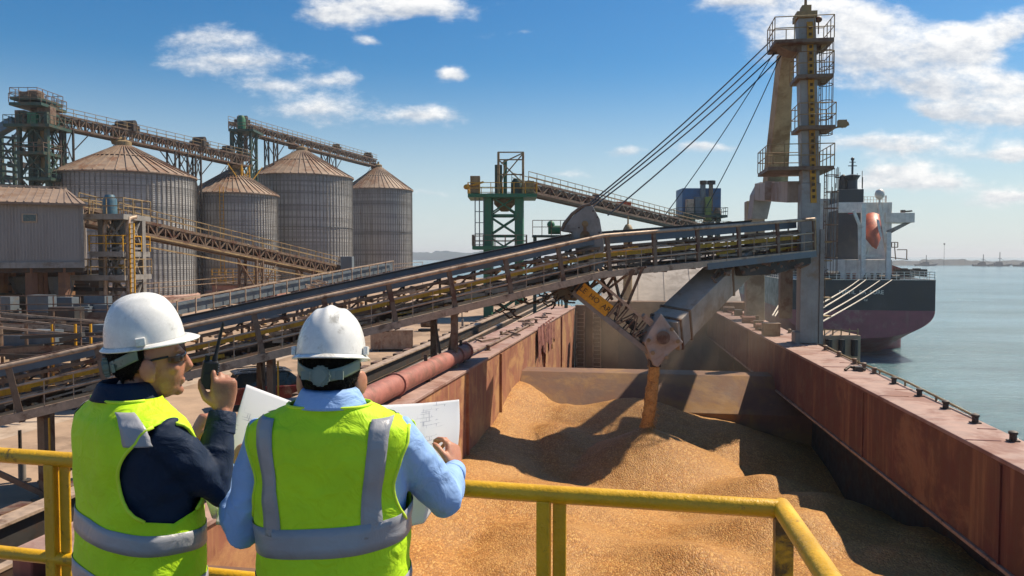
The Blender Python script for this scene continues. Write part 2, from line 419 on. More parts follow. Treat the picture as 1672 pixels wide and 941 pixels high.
# pale hatch cover beyond the hold, its tilt added to catch the sun
M['house'] = pmat('sun faded hatch cover paint', C('a89e94'), .7, 0, C('857a70'), .5, .5, .3, .1, 5)
b = MB(); b.box2(-4.2, 9.0, 63.6, 100, 9.4, 9.7); b.build('weather_deck', M['red_top'], ship)
b = MB(); b.add([(-3.4,70,9.9),(8.6,70,9.9),(8.6,79.5,14.6),(-3.4,79.5,14.6),(-3.4,70.3,9.7),(8.6,70.3,9.7),(8.6,80,14.3),(-3.4,80,14.3)], [(0,1,2,3),(4,7,6,5),(0,4,5,1),(1,5,6,2),(2,6,7,3),(3,7,4,0)]); dh = b.build('sun_tilted_cover', M['house'], ship, bevel=.05)
b = MB()
for k in range(5): x = -2.4+k*2.3; b.bar((x,70.1,9.98),(x,79.4,14.58),.10,.06)
b.each('cover_seam', M['house'], dh)
b = MB()
for x in (-2.8, 8.0): b.box2(x-.15,x+.15,79.2,79.5,9.7,14.2)
b.each('cover_prop', M['steel_brown'], ship)
b = MB(); b.box2(-3.4, 8.9, 60.0, 61.4, 10.02, 10.6); b.build('hatch_beam', M['bulk'], ship, bevel=.05)
# pipe along the left deck
px = lambda y: lx(y)-.62
pp = MB()
pp.tube((px(10.2),10.2,TOP+.36), (px(29.6),29.6,TOP+.36), .30, 20)
po = pp.build('pipe', M['pink_pipe'], ship, smooth=True)
pp = MB()
for y in (10.3, 14.5, 21.5, 28.2, 29.5):
    pp.tube((px(y),y,TOP+.36), (px(y)+.003,y+.12,TOP+.36), .345, 20)
pp.each('flange', M['pink_pipe'], po)
for y in (11.5, 18, 24.5, 29):
    b = MB(); b.box2(px(y)-.16, px(y)+.16, y-.1, y+.1, TOP, TOP+.1); b.box2(px(y)-.05, px(y)+.05, y-.04, y+.04, TOP+.64, TOP+.86); b.build('pipe_clamp', M['steel_dark'], po)
pp = MB(); pp.path([(px(29.7),29.7,TOP+.3),(px(31),31,TOP+.15),(px(36),36,TOP+.08),(px(45),45,TOP+.08)], .06, 10); pp.build('pipe', M['steel_brown'], ship, smooth=True)
# deck fittings: bollards and eye plates
def bollard(name, x, y, z, s, m, lab=None):
    b = MB(); b.box2(x-.20*s, x+.20*s, y-.16*s, y+.16*s, z, z+.05*s)
    b.lathe((x, y, z+.05*s), [(.13*s,0),(.13*s,.2*s),(.17*s,.24*s),(.17*s,.32*s),(.10*s,.36*s)], 12)
    o = b.build(name, m, ship, smooth=True)
    if lab: o['label'] = lab
for (y, off) in ((18.6, .25), (20.5, .25), (22.3, .25), (24.2, .25), (26.4, .25)):
    bollard('bollard', ro(y)-off, y, TOP-.012, .56, M['steel_dark'])
for y in (28.6, 29.8, 31, 33.2, 35.4, 40, 43, 47):
    bollard('deck_eye', ro(y)-.2, y, TOP-.012, .55, M['steel_brown'])
for (y, off, s) in ((33, .45, .6), (39.5, 1.2, .5), (47, .6, .6), (25.5, 1.3, .5)):
    bollard('deck_eye', lx(y)-off, y, TOP, s, M['steel_brown'])
b = MB(); cx_ = rm(29); b.path([(cx_-.4,29,TOP+.04),(cx_-.2,29.2,TOP+.14),(cx_,29.3,TOP+.07),(cx_+.3,29.1,TOP+.05)], .05, 8); b.box2(cx_-.05, cx_+.2, 29.0, 29.4, TOP-.01, TOP+.15)
b.build('cleat', M['steel_dark'], ship)
# low yellow edge rail along the outer right edge
b = MB(); ys = [21.0, 23.5, 26, 28.5, 31, 33.5, 36]
b.path([(ro(y)-.05, y, TOP+.10+.05*math.sin(y*2)) for y in ys], .035, 6)
er = b.build('edge_rail', M['ochre'], ship)
b = MB()
for y in ys: b.tube((ro(y)-.05, y, TOP-.03), (ro(y)-.05, y, TOP+.14), .03, 6)
b.each('stud', M['ochre'], er)
# clutter on the left deck: hose, chain, lashings
rng = random.Random(15)
for k in range(14):
    y = 40+k*1.5; x = rx(y)+rng.uniform(.4,1.5); b = MB(); s = rng.uniform(.15,.42)
    if k % 3 == 0: b.tube((x-s,y,TOP+s*.6),(x+s,y,TOP+s*.6),s*.5,10); b.box2(x-s,x+s,y-s*.4,y+s*.4,TOP-.02,TOP+s*.3); nm = 'deck_winch'
    elif k % 3 == 1: b.box2(x-s,x+s,y-s,y+s,TOP-.02,TOP+s*1.5); b.box2(x-s*1.1,x+s*1.1,y-s*1.1,y+s*1.1,TOP+s*1.5,TOP+s*1.6); nm = 'deck_locker'
    else: b.path([(x,y-1,TOP+.08),(x+.2,y,TOP+.1),(x-.1,y+1.4,TOP+.08)],.07,8); nm = 'deck_pipe'
    b.build(nm, rng.choice((M['steel_brown'], M['red_hull'], M['steel_dark'])), ship, bevel=.01)
rng = random.Random(5)
for k in range(9):
    y = 31 + k*2.7; x = lx(y) - .5 - rng.random()*1.1
    b = MB(); pts = [(x+rng.uniform(-.5,.5), y+rng.uniform(-1,1), TOP+.06+rng.random()*.12) for _ in range(6)]
    b.path(pts, .045, 6); b.build('hose', M['steel_brown'], ship)
# ragged tarpaulin hanging over the wall beyond the loading arm
b = MB(); n = 26
tp = lambda i: (lx(44)+.10+.10*math.sin(i*1.7), 43 + i*.32)
for i in range(n):
    x, y = tp(i); x2, y2 = tp(i+1); d0 = 1.0 + 2.6*abs(mn.noise((i*.6, 3, 0))) + (.8 if i % 5 == 0 else 0)
    d1 = 1.0 + 2.6*abs(mn.noise(((i+1)*.6, 3, 0)))
    b.prism([(x,y,TOP+.05),(x2,y2,TOP+.05),(x2+.05,y2-.02,TOP-d1),(x+.06,y,TOP-d0)], (-.02,0,0))
M['tarp'] = pmat('torn red tarpaulin', C('a06a5c'), .8, 0, C('6f3f38'), 2.5, .5, .6)
b.build('tarpaulin', M['tarp'], ship)
# ------------------------------------------------------------------ grain
def sm(a, b, x):
    k = max(0., min(1., (x-a)/(b-a))); return k*k*(3-2*k)
def smax(a, b, k=.18):
    h = max(k-abs(a-b), 0)/k; return max(a, b) + h*h*k*.25
def cone(x, y, cx, cy, h, sl, r0=.25, sx=1., sy=1.):
    d = math.sqrt(((x-cx)*sx)**2 + ((y-cy)*sy)**2 + r0*r0) - r0
    return h - sl*d
def gz(x, y):
    wv = mn.noise((x*.35, y*.35, 1.3)); w2 = mn.noise((x*.9+4, y*.9, 2.7))
    z = 5.75 + .22*wv + .06*w2
    z += 1.30*sm(-2.2, -6.2, x)*sm(12, 26, y) + .7*sm(-3, -6.2, x)*(1-sm(12, 26, y))
    z += .85*sm(31, 37.5, y + .9*wv)
    z += .55*sm(20, 9, y)
    z -= 1.0*sm(3.6, 7.0, x + 1.0*wv)*sm(24.5, 29, y)
    z += (1.25+.3*wv)*sm(1.5, 6.0, x)*sm(27, 20.5, y + wv)
    z -= .45*math.exp(-((x-.6)**2/14 + (y-28.8)**2/7))
    z = smax(z, cone(x, y, -.2, 36.9, 7.45, .36, .6, .85) + .05*w2, .35)
    z = smax(z, cone(x, y, -3.6, 36.2, 7.15, .30, .8, .6) + .08*wv, .35)
    z = smax(z, cone(x, y, -3.6, 33.0, 6.95, .36, .5) + .06*w2, .25)
    z = smax(z, cone(x, y, 3.4, 35.5, 6.75, .36, .6) + .06*w2, .3)
    z = smax(z, cone(x, y, .35, 31.35, 7.32, .47, .22) + .03*w2, .07)
    for (cx, cy, h, sl) in ((4.3, 27.6, 6.55, .42), (5.3, 25.0, 6.75, .40), (4.4, 21.8, 7.15, .36), (1.2, 19.4, 6.85, .30), (5.0, 17.6, 7.2, .32), (-2.4, 20.6, 6.7, .26), (-4.0, 24.5, 6.85, .3)):
        z = smax(z, cone(x, y, cx, cy, h, sl, .6) + .08*wv + .05*w2, .3)
    z += .02*abs(mn.noise((x*2.2, y*1.1, 5))) + .03*mn.noise((x*1.7, y*1.7, 9))
    z += .075*math.sin(y*1.9 + 1.3*math.sin(x*.6) + x*.35 + 1.5*wv)*sm(27, 21, y)
    z -= 1.6*sm(38.0, 39.6, y)
    return z + .012*mn.noise((x*4, y*4, 0))
gr = MB(); NX, NY = 165, 345
def gp(i, j):
    y = 9.8 + 28.8*j; x = (lx(y)-.1) + i*(ro(y)-.38-lx(y)); return V((x, y, gz(x, y)))
gr.grid(NX, NY, gp)
m, t, b = base_mat('corn grain')
pos = t.new('ShaderNodeNewGeometry').outputs['Position']
def vor(scale, vec, feature='F1'):
    n = t.new('ShaderNodeTexVoronoi', feature=feature); n.inputs['Scale'].default_value = scale; t.link(vec, n.inputs['Vector']); return n
wp = t.new('ShaderNodeVectorMath', operation='ADD')
nz = t.new('ShaderNodeTexNoise'); nz.inputs['Scale'].default_value = 6; t.link(pos, nz.inputs['Vector'])
sc_ = t.new('ShaderNodeVectorMath', operation='SCALE'); t.link(nz.outputs['Color'], sc_.inputs[0]); sc_.inputs['Scale'].default_value = .12
t.link(pos, wp.inputs[0]); t.link(sc_.outputs[0], wp.inputs[1])
vn = vor(21, t.scaled(wp.outputs[0], (1, .62, 1)))
hs = t.new('ShaderNodeSeparateColor'); t.link(vn.outputs['Color'], hs.inputs[0])
n1 = t.noise(pos, .5, 5, .6); n2 = t.noise(pos, 3, 6, .7)
c1 = t.mix(hs.outputs[0], C('8f6029'), C('b98140'))
c2 = t.mix(t.smooth(hs.outputs[1], .62, 1), c1, C('c89a55'))
c3 = t.mix(t.smooth(t.math('ADD', n1, t.math('MULTIPLY', n2, .3)), .5, .8, 0, .45), c2, C('b38a55'))
dk = t.smooth(vn.outputs['Distance'], .45, .8, 0, .35)
t.link(t.mix(dk, c3, C('775029')), b.inputs['Base Color'])
b.inputs['Roughness'].default_value = .6; b.inputs['Specular IOR Level'].default_value = .3
bn = t.new('ShaderNodeBump'); bn.inputs['Strength'].default_value = .62; bn.inputs['Distance'].default_value = .035; bn.invert = True
t.link(t.math('SUBTRACT', vn.outputs['Distance'], t.math('MULTIPLY', n2, .5)), bn.inputs['Height']); t.link(bn.outputs[0], b.inputs['Normal'])
M['grain'] = m
go = gr.build('grain', M['grain'], smooth='all')
tag(go, 'heaped golden corn kernels filling the open ship hold', 'grain', kind='stuff')
# the stream falling from the spout
b = MB(); top = at(1070, 594, 31); bot = at(1058, 712, 31)
rings = []
for k in range(15):
    f = k/14; p = top.lerp(bot, f) + V((.05*math.sin(f*5)*f, .03*math.sin(f*7), 0))
    r = .21 + .05*mn.noise((f*9, 1, 1)) + .03*f + (.10*(f-.9)*10 if f > .9 else 0)
    rings.append((p, r, r*.8))
b.loft(rings, 14, up=(1,0,0))
for i, p in enumerate(b.v):
    b.v[i] = p + V((mn.noise(p*7), mn.noise(p*7+V((9,0,0))), 0))*.05
rng = random.Random(3)
for k in range(1500):   # loose kernels round the stream
    f = rng.random()**.7; p = top.lerp(bot, f); a = rng.random()*2*PI; r = .10 + abs(rng.gauss(0, .085))*(.6+.7*f)
    c = p + V((r*math.cos(a), r*math.sin(a)*.8, 0)); b.ball(c, .018, .016, rng.uniform(.03,.09), 5, 3)
M['stream'] = pmat('falling grain kernels', C('d3a25a'), .7, 0, C('a8743a'), 9, .5, .6, .4, 40, .25)
so_ = b.build('falling_grain', M['stream'], smooth='all')
tag(so_, 'column of golden grain falling from the spout onto the heap', 'grain', kind='stuff')
# ------------------------------------------------------------------ the long boom conveyor across the picture
def CW(t, o, h):   # t along the plan line, o metres behind the handrail, h metres above its top rail
    xc, d = -14.15 + 27.75*t, 22 + 13.8*t
    tb = .637
    z = 10.92 + (14.78-10.92)*(t/tb) if t < tb else 14.78 + (15.65-14.78)*((t-tb)/(1-tb))
    return W(xc - .445*o, d + .895*o, z + h)
TB = .637
conv = thing('boom_conveyor', 'long inclined belt conveyor with walkway crossing above the grain hold', 'conveyor', CW(0, 1, -3.9))
T0, T1 = -.30, 1.0
SEGS = ((T0, TB), (TB, T1))
def along(name, m, o, h, w, hh, parent=conv, tube=False, t0=T0, t1=T1):
    b = MB()
    for a, c in SEGS:
        a, c = max(a, t0), min(c, t1)
        if c <= a: continue
        if tube: b.tube(CW(a, o, h), CW(c, o, h), w, 10)
        else: b.bar(CW(a, o, h), CW(c, o, h), w, hh)
    return b.build(name, m, parent, smooth=tube)
along('handrail', M['steel_pale'], 0, 0, .075, 0, tube=True)
along('mid_rail', M['steel_pale'], .02, -.62, .034, 0, tube=True)
along('mid_rail', M['steel_pale'], .02, -1.0, .034, 0, tube=True)
bc = along('bottom_chord', M['steel_pale'], .02, -1.50, .20, .24)
along('walkway', M['steel_dark'], .48, -1.42, .85, .05)
along('bottom_chord', M['steel_brown'], 2.6, -1.5, .2, .24)
along('cable_tray', M['yellow'], .93, -.80, .10, .16)
along('stringer', M['steel_brown'], 1.05, -.5, .12, .10)
along('stringer', M['steel_brown'], 1.1, -1.12, .14, .16)
along('return_belt', M['belt'], 1.8, -1.15, .9, .03)
tr = along('trough_side', M['trough'], 1.12, -.20, .05, .34)
tr2 = along('trough_side', M['trough'], 2.55, -.17, .05, .5, t0=.115, t1=.955)
b = MB(); b.prism([CW(.085,1.1,.15), CW(.12,1.1,.5), CW(.12,1.1,-1.1), CW(.07,1.1,-1.1)], CW(.1,2.65,0)-CW(.1,1.1,0)); b.build('tail_box', M['steel_dark'], conv, bevel=.03)
along('rim', M['steel_brown'], 1.10, -.02, .12, .05, tr); along('rim', M['steel_dark'], 2.55, .10, .14, .06, tr2, t0=.115, t1=.955)
along('belt', M['belt'], 1.84, -.28, 1.30, .05)
# handrail posts, leaning with the belt
def norm_up(t): return (CW(t+.01, 0, 0) - CW(t-.01, 0, 0)).normalized()
k = 0; tt = T0 + .02
while tt < T1:
    d = norm_up(tt) if abs(tt-TB) > .012 else V((0,0,1)); side = (CW(tt,1,0)-CW(tt,0,0)).normalized()
    upv = side.cross(norm_up(tt)).normalized(); upv = upv if upv.z > 0 else -upv
    p = CW(tt, .03, 0)
    b = MB(); b.bar(p - upv*1.64, p - upv*.03, .16, .10, up=side); b.build('post', M['steel_brown'], conv)
    k += 1; tt += .071
b = MB(); tt = T0
while tt < T1:    # thin balusters between
    p = CW(tt, .03, -.62); b.tube(p, p - V((0,0,.9)), .016, 5); tt += .0237
b.each('baluster', M['steel_pale'], conv)
# idlers under the belt, cross members, loose dust and lumps
b = MB(); tt = T0
while tt < T1:
    b.tube(CW(tt, 1.05, -.62), CW(tt, 2.5, -.62), .07, 8); b.tube(CW(tt+.006, 1.0, -1.0), CW(tt+.006, 2.5, -1.0), .06, 8)
    tt += .031
b.each('idler_roller', M['steel_brown'], conv, smooth=True)
b = MB(); tt = T0
while tt < T1:
    b.bar(CW(tt, 0, -1.6), CW(tt, 2.7, -1.6), .10, .14); b.bar(CW(tt, 1.08, -.5), CW(tt, 1.08, -1.5), .07, .07)
    b.bar(CW(tt, 2.6, -.4), CW(tt, 2.6, -1.5), .08, .08); b.bar(CW(tt, 2.6, -1.5), CW(min(tt+.047, T1), 2.6, -.5), .06, .06); tt += .047
b.build('cross_frame', M['steel_brown'], conv)
rng = random.Random(8)
b = MB()
for k in range(420):
    t_ = rng.uniform(T0, T1); p = CW(t_, 1.0 + rng.random()*.25, -.62 - rng.choice((0, .45, .5, .82)) + .03); s = rng.uniform(.03, .09)
    b.ball(p, s*1.8, s*1.4, s*.8, 6, 4)
sp = b.build('spilled_grain', pmat('spilled dusty grain', C('c4a076'), .85, 0, C('8e6c48'), 3, .5), conv); sp['kind'] = 'stuff'
rng = random.Random(21)
for nm, mm, cnt in (('machinery_bar', M['steel_brown'], 110), ('machinery_bar', M['steel_pale'], 110), ('machinery_bar', M['yellow'], 22)):   # loose dusty pipework behind the walkway
    b = MB()
    for k in range(cnt):
        t_ = rng.uniform(T0, .97); h_ = rng.uniform(-1.35, -.6); l_ = rng.uniform(.01, .06)
        b.bar(CW(t_, .97, h_), CW(min(1, t_+l_), .99, h_+rng.uniform(-.12,.12)), .05, rng.uniform(.03,.12))
    o = b.build(nm, mm, conv); o['kind'] = 'stuff'
# belly plating between the chords, so the boom is closed below
along('belly_plate', M['steel_dark'], 1.8, -1.68, 1.5, .04)
# curved gusset housing at the bend that takes the suspension ropes
gd = 31.9
pl = [(985,446),(986,398),(979,358),(967,336),(955,338),(940,349),(926,364),(919,378),(934,380),(940,400),(944,425),(952,446)]
b = MB(); b.prism([at(x, y, gd) for x, y in pl], W(.0,.62,0)); gs = b.build('gusset_housing', M['steel_grey'], conv, bevel=.03); gs['label'] = 'curved grey gusset housing at the bend'
b = MB(); b.tube(at(955, 366, gd-.06), at(955, 366, gd+.72), .13, 14); b.tube(at(955, 385, gd-.04), at(955, 385, gd), .2, 14); b.bar(at(955, 385, gd-.03), at(955, 366, gd-.03), .12, .06); b.build('pin', M['ochre'], gs)
b = MB(); b.path([at(964,334,gd+.1), at(950,338,gd+.1), at(934,350,gd+.1), at(921,366,gd+.1), at(917,378,gd+.1)], .07, 8); b.path([at(964,334,gd+.5), at(950,338,gd+.5), at(934,350,gd+.5), at(921,366,gd+.5), at(917,378,gd+.5)], .07, 8); b.each('edge_guide', M['steel_brown'], gs)
b = MB()
for (x, y) in ((975,355),(968,345),(978,380),(945,372),(949,410),(976,410)): b.tube(at(x,y,gd-.03), at(x,y,gd+.01), .035, 6)
b.each('bolt', M['steel_dark'], gs)
# dark motor boxes below the bend and under the right end
b = MB(); b.prism([at(900,470,32.4), at(958,448,32.4), at(966,474,32.4), at(940,492,32.4), at(905,488,32.4)], W(0,1.6,0)); b.build('drive_housing', M['trough'], conv, bevel=.04)
b = MB(); b.prism([CW(.86,.2,-1.62), CW(1.0,.2,-1.55), CW(1.0,.2,-2.0), CW(.93,.2,-2.3), CW(.87,.2,-2.2)], CW(.9,2.5,0)-CW(.9,.2,0)); b.build('discharge_hood', M['steel_dark'], conv, bevel=.03)
rng = random.Random(4); b = MB()
for k in range(46):
    p = CW(rng.uniform(.80,.99), rng.uniform(.0,.6), rng.uniform(-2.15,-1.7)); b.bar(p, p+V((rng.uniform(-.4,.4), rng.uniform(-.3,.3), rng.uniform(-.25,.25))), rng.uniform(.04,.12))
b.build('pipework', M['steel_brown'], conv)
b = MB(); b.bar(CW(.80,-.02,-1.62), CW(1.0,-.02,-1.56), .18, .26); b.build('fascia_beam', M['trough'], conv)
# tangled pipework and hoses under the bend
rng = random.Random(14); b = MB()
for k in range(30):
    p = CW(rng.uniform(.50,.60), rng.uniform(.0,1.8), rng.uniform(-2.2,-1.65)); q = p+V((rng.uniform(-.8,.8), rng.uniform(-.5,.5), rng.uniform(-.35,.3)))
    b.path([p, (p+q)/2+V((0,0,-.12)), q], rng.uniform(.02,.05), 6)
b.build('hose', M['steel_dark'], conv)
# support legs standing on the quay
def support(t, hgap, lean=.0):
    foot = CW(t, 0, 0); b0 = None
    for o in (.25, 2.3):
        p = CW(t, o, -1.65); q = CW(t, o, 0); q.z = QZ
        b = MB(); b.bar(q, p, .22, .22); b.box2(q.x-.25,q.x+.25,q.y-.25,q.y+.25,QZ,QZ+.08); b.build('support_leg', M['steel_brown'], conv)
    p0, p1 = CW(t, .25, 0), CW(t, 2.3, 0); z1 = CW(t, 1, -1.8).z
    if z1-QZ > 1.0:
        b = MB(); b.bar((p0.x,p0.y,QZ+.3),(p1.x,p1.y,z1-.1),.09); b.bar((p1.x,p1.y,QZ+.3),(p0.x,p0.y,z1-.1),.09); b.build('cross_brace', M['steel_brown'], conv)
for t_ in (-.18, .03, .235, .44): support(t_, 0)
for t_ in (.03, .235):   # yellow ladder-like strip on the post
    p = CW(t_, .08, -1.7); b = MB(); b.bar((p.x+.2,p.y,QZ),(p.x+.2,p.y,p.z),.05,.03); b.build('yellow_strip', M['yellow'], conv)
b = MB()
for (a, c) in ((.03-.085,.03),(.03+.085,.03),(-.18+.08,-.18)):
    q = CW(c, .2, 0); q.z = QZ+.15; b.bar(q, CW(a, .2, -1.62), .14, .14)
b.each('knee_brace', M['steel_brown'], conv)
# end railing at the crane end
b = MB()
for h in (0, -.6, -1.0): b.tube(CW(1.0,0,h), CW(1.0,2.5,h), .035, 8)
for o in (0, .8, 1.6, 2.5): b.tube(CW(1.0,o,0), CW(1.0,o,-1.5), .035, 8)
b.build('end_rail', M['ochre'], conv)
# ------------------------------------------------------------------ chute, lattice arm and spout
ch = thing('loading_chute', 'big grey box chute slanting down to the spout over the grain', 'chute', at(1075, 598, 31))
A, B = at(1208, 424, 36.3), at(1086, 546, 31.4)
ax = (B-A).normalized(); sv = W(.62,.78,0)-W(0,0,0); sv = (sv-ax*sv.dot(ax)).normalized(); uv_ = sv.cross(ax).normalized()
if uv_.z < 0: uv_ = -uv_
def ductbox(A, B, w, h, name, m, par, bev=.03):
    b = MB(); b.frame(A - sv*w/2 - uv_*h/2, sv*w, B-A, uv_*h); return b.build(name, m, par, bevel=bev)
M['chute'] = pmat('dusty grey chute plate', C('a89c90'), .6, .0, C('866c58'), .5, .44, .35, .08, 6)
duct = ductbox(A, B, 1.25, 1.25, 'chute_duct', M['chute'], ch)
for f in (.30, .86, .97): ductbox(A.lerp(B,f)-ax*.05, A.lerp(B,f)+ax*.05, 1.36, 1.36, 'flange', M['steel_brown'], duct, .01)
sq = [(1053,560),(1062,540),(1080,512),(1117,560),(1094,578),(1076,601),(1068,598)]
b = MB(); b.prism([at(x,y,30.6) for x,y in sq], W(0,1.3,0)); sh = b.build('spout_head', M['chute'], ch, bevel=.04)
b = MB(); b.tube(at(1084,552,30.42), at(1084,552,30.6), .26, 18); b.tube(at(1084,552,30.36), at(1084,552,30.5), .12, 12); b.build('pivot', M['steel_brown'], sh, smooth=True)
b = MB()
for (x,y) in ((1067,577),(1090,585),(1060,556),(1108,558),(1098,538)): b.tube(at(x,y,30.5), at(x,y,30.62), .08, 8)
b.each('bolt', M['ochre'], sh)
b = MB(); b.frame(at(1062,590,30.8), W(.42,0,0)-W(0,0,0), W(0,.5,0)-W(0,0,0), (.02,0,-.25)); b.build('spout_mouth', M['steel_dark'], ch)
arm = thing('lattice_arm', 'lattice steel arm with a yellow sign plate reaching down to the spout', 'support arm', at(1075, 575, 31))
a0, a1 = at(948, 462, 31.2), at(1072, 562, 31.0)
ad = (a1-a0).normalized(); au = V((0,0,1)) - ad*ad.z; au.normalize(); asd = ad.cross(au).normalized()
if asd.dot(W(0,1,0)) < 0: asd = -asd
def AP(f, s, h): return a0.lerp(a1, f) + asd*s + au*h
b = MB()
for s in (0, 1.0): b.bar(AP(0,s,-.48), AP(1,s,-.45), .12, .2)
b.each('bottom_chord', M['steel_grey'], arm)
b = MB()
for s in (0, 1.0): b.bar(AP(0,s,.5), AP(1,s,.42), .08, .1)
b.each('top_chord', M['steel_pale'], arm)
b = MB(); nb = 9
for s in (0, 1.0):
    for k in range(nb+1): b.bar(AP(k/nb,s,-.45), AP(k/nb,s,.48), .055)
    for k in range(4, nb): b.bar(AP(k/nb,s,-.45 if k%2 else .46), AP((k+1)/nb,s,.46 if k%2 else -.45), .05)
for k in range(nb+1): b.bar(AP(k/nb,0,.46), AP(k/nb,1,.46), .05); b.bar(AP(k/nb,0,-.46), AP(k/nb,1,-.46), .06)
b.build('lattice', M['steel_brown'], arm)
b = MB(); b.prism([AP(-.04,.1,-.55), AP(.05,.1,-.42), AP(1.0,.1,-.42), AP(1.0,.1,-.52)], asd*.8); b.build('floor_plate', M['steel_grey'], arm)
rng = random.Random(2); b = MB()
for k in range(16):
    p = AP(rng.uniform(.45,.95), rng.uniform(.1,.9), rng.uniform(-.35,.1)); s = rng.uniform(.1,.28); b.frame(p, ad*s, asd*s*.8, au*s*.7)
b.each('machinery', M['steel_dark'], arm)
b = MB(); b.frame(AP(.72,-.05,.42), ad*.75, asd*.7, au*.22); b.build('hood', M['steel_pale'], arm)
b = MB(); b.frame(AP(.03,-.10,-.42), ad*1.46, asd*.03, au*.52); sg = b.build('sign_plate', pmat('yellow sign enamel', C('d79a0c'), .5, 0, C('8a6322'), 3, .3), arm)
M['ink'] = pmat('dark sign lettering', C('4a3416'), .6)
def text(body, name, parent, origin, xdir, ydir, size, m, depth=.004):
    cu = bpy.data.curves.new(name, 'FONT'); cu.body = body; cu.size = size; cu.extrude = depth; cu.align_x = 'CENTER'; cu.align_y = 'CENTER'
    tmp = bpy.data.objects.new(name+'_tmp', cu); COL.objects.link(tmp)
    bpy.context.view_layer.update()
    me = bpy.data.meshes.new_from_object(tmp.evaluated_get(bpy.context.evaluated_depsgraph_get()))
    bpy.data.objects.remove(tmp, do_unlink=True)
    xd, yd = V(xdir).normalized(), V(ydir).normalized(); zd = xd.cross(yd)
    o0 = ORG[parent.name]
    for vtx in me.vertices: vtx.co = V(origin) + xd*vtx.co.x + yd*vtx.co.y + zd*vtx.co.z - o0
    me.materials.clear()
    return link(name, me, m, parent, o0)
text('LE  HO  AR', 'lettering', sg, AP(.03,-.112,-.42)+ad*.73+au*.27, ad, au, .30, M['ink'])
# hanger frame between the arm and the boom
b = MB()
for (p, q) in (((965,470),(985,438)),((985,478),(1010,440)),((1010,495),(1035,440)),((1022,505),(1050,436)),((965,470),(1010,440)),((985,478),(1035,440)),((1000,440),(1015,500)),((975,440),(1000,490)),((1035,440),(1056,436))):
    b.bar(at(*p,31.6), at(*q,31.2), .09)
    b.bar(at(*p,32.4), at(*q,32.2), .07)
b.each('hanger', M['steel_brown'], arm)
# ------------------------------------------------------------------ ship loader mast
crane = thing('ship_loader', 'tall grey loader mast with ladder cage and railed platforms beyond the chute', 'loader crane', V((7.63, 38.3, TOP)))
BX, BY = 7.63, 38.3
M['leg'] = pmat('dusty beige leg paint', C('a8977b'), .65, 0, C('7d6548'), .6, .48, .4)
M['mast'] = pmat('blue grey mast paint', C('94928e'), .5, .05, C('85694e'), .45, .4, .5)
b = MB(); b.frame((BX-.42, BY-.42, TOP), (.84,0,0), (0,.9,0), (0,0,7.3)); mast = b.build('mast', M['mast'], crane, bevel=.04)
b = MB(); b.frame((BX-.38, BY-.38, TOP+7.3), (.76,0,0), (0,.8,0), (-.28,0,7.4)); b.build('mast', M['mast'], crane, bevel=.03)
b = MB(); b.box2(BX+.42, BX+.60, BY-.48, BY+.48, TOP, TOP+5.2); b.box2(BX-.6, BX-.42, BY-.48, BY+.48, TOP, TOP+.5); b.each('flange_plate', M['steel_grey'], crane)
b = MB(); b.frame((BX-.02, BY-.46, TOP+6.4), (.26,0,0), (0,.06,0), (-.28,0,8.1)); lad = b.build('sign_strip', pmat('ochre ladder strip', C('b98a2a'), .6, 0, C('7d5c34'), 1.6, .45), crane)
b = MB()
for k in range(28): z = TOP+6.6+k*.28; x = BX-.0-.28*(k*.28+.2)/8.1; b.box2(x+.05, x+.17, BY-.49, BY-.455, z, z+.13)
b.each('marking', M['ink'], lad)
# rear leg, crosshead and inclined strut
RY = 50.5; RX0 = rx(RY)+1.0
rl = at(1233, 480, 50)
b = MB(); b.frame((rl.x-.55, rl.y-.6, 8.2), (1.1,0,0), (0,1.1,0), (-.1,0,9.2)); b.build('rear_leg', M['leg'], crane, bevel=.04)
def beam(px0, py0, d0, px1, py1, d1, w, h, name, m): b = MB(); b.bar(at(px0,py0,d0), at(px1,py1,d1), w, h); return b.build(name, m, crane, bevel=.03)
beam(1243, 314, 47.5, 1300, 314, 37.5, .9, 1.0, 'crosshead', M['chute'])
b = MB(); b.prism([at(1226,358,47.5), at(1230,318,47.5), at(1240,298,47.5), at(1262,300,47.5), at(1258,330,47.5), at(1252,358,47.5)], W(0,.9,0)); b.build('knee_plate', M['chute'], crane, bevel=.03)
b = MB(); q0 = [at(1251,300,44), at(1285,300,44)]; q1 = [at(1273,88,38.6), at(1292,88,38.6)]
dv_ = W(0,.9,0)-W(0,0,0); b.add([q0[0],q0[1],q0[1]+dv_,q0[0]+dv_,q1[0],q1[1],q1[1]+dv_,q1[0]+dv_], [(0,3,2,1),(4,5,6,7),(0,1,5,4),(1,2,6,5),(2,3,7,6),(3,0,4,7)])
b.build('inclined_leg', M['leg'], crane, bevel=.03)
b = MB(); b.bar(at(1255,312,42), at(1255,312,46), .5, 1.0); b.build('stub', M['chute'], crane)
# second post below the boom and cross tie
b = MB(); b.frame(at(1283,520,41)-V((.3,.3,0)), (.6,0,0), (0,.6,0), (0,0,4.4)); b.build('rear_post', M['steel_brown'], crane)
beam(1250, 405, 38.5, 1330, 402, 37.6, .8, .8, 'cross_tie', M['steel_brown'])
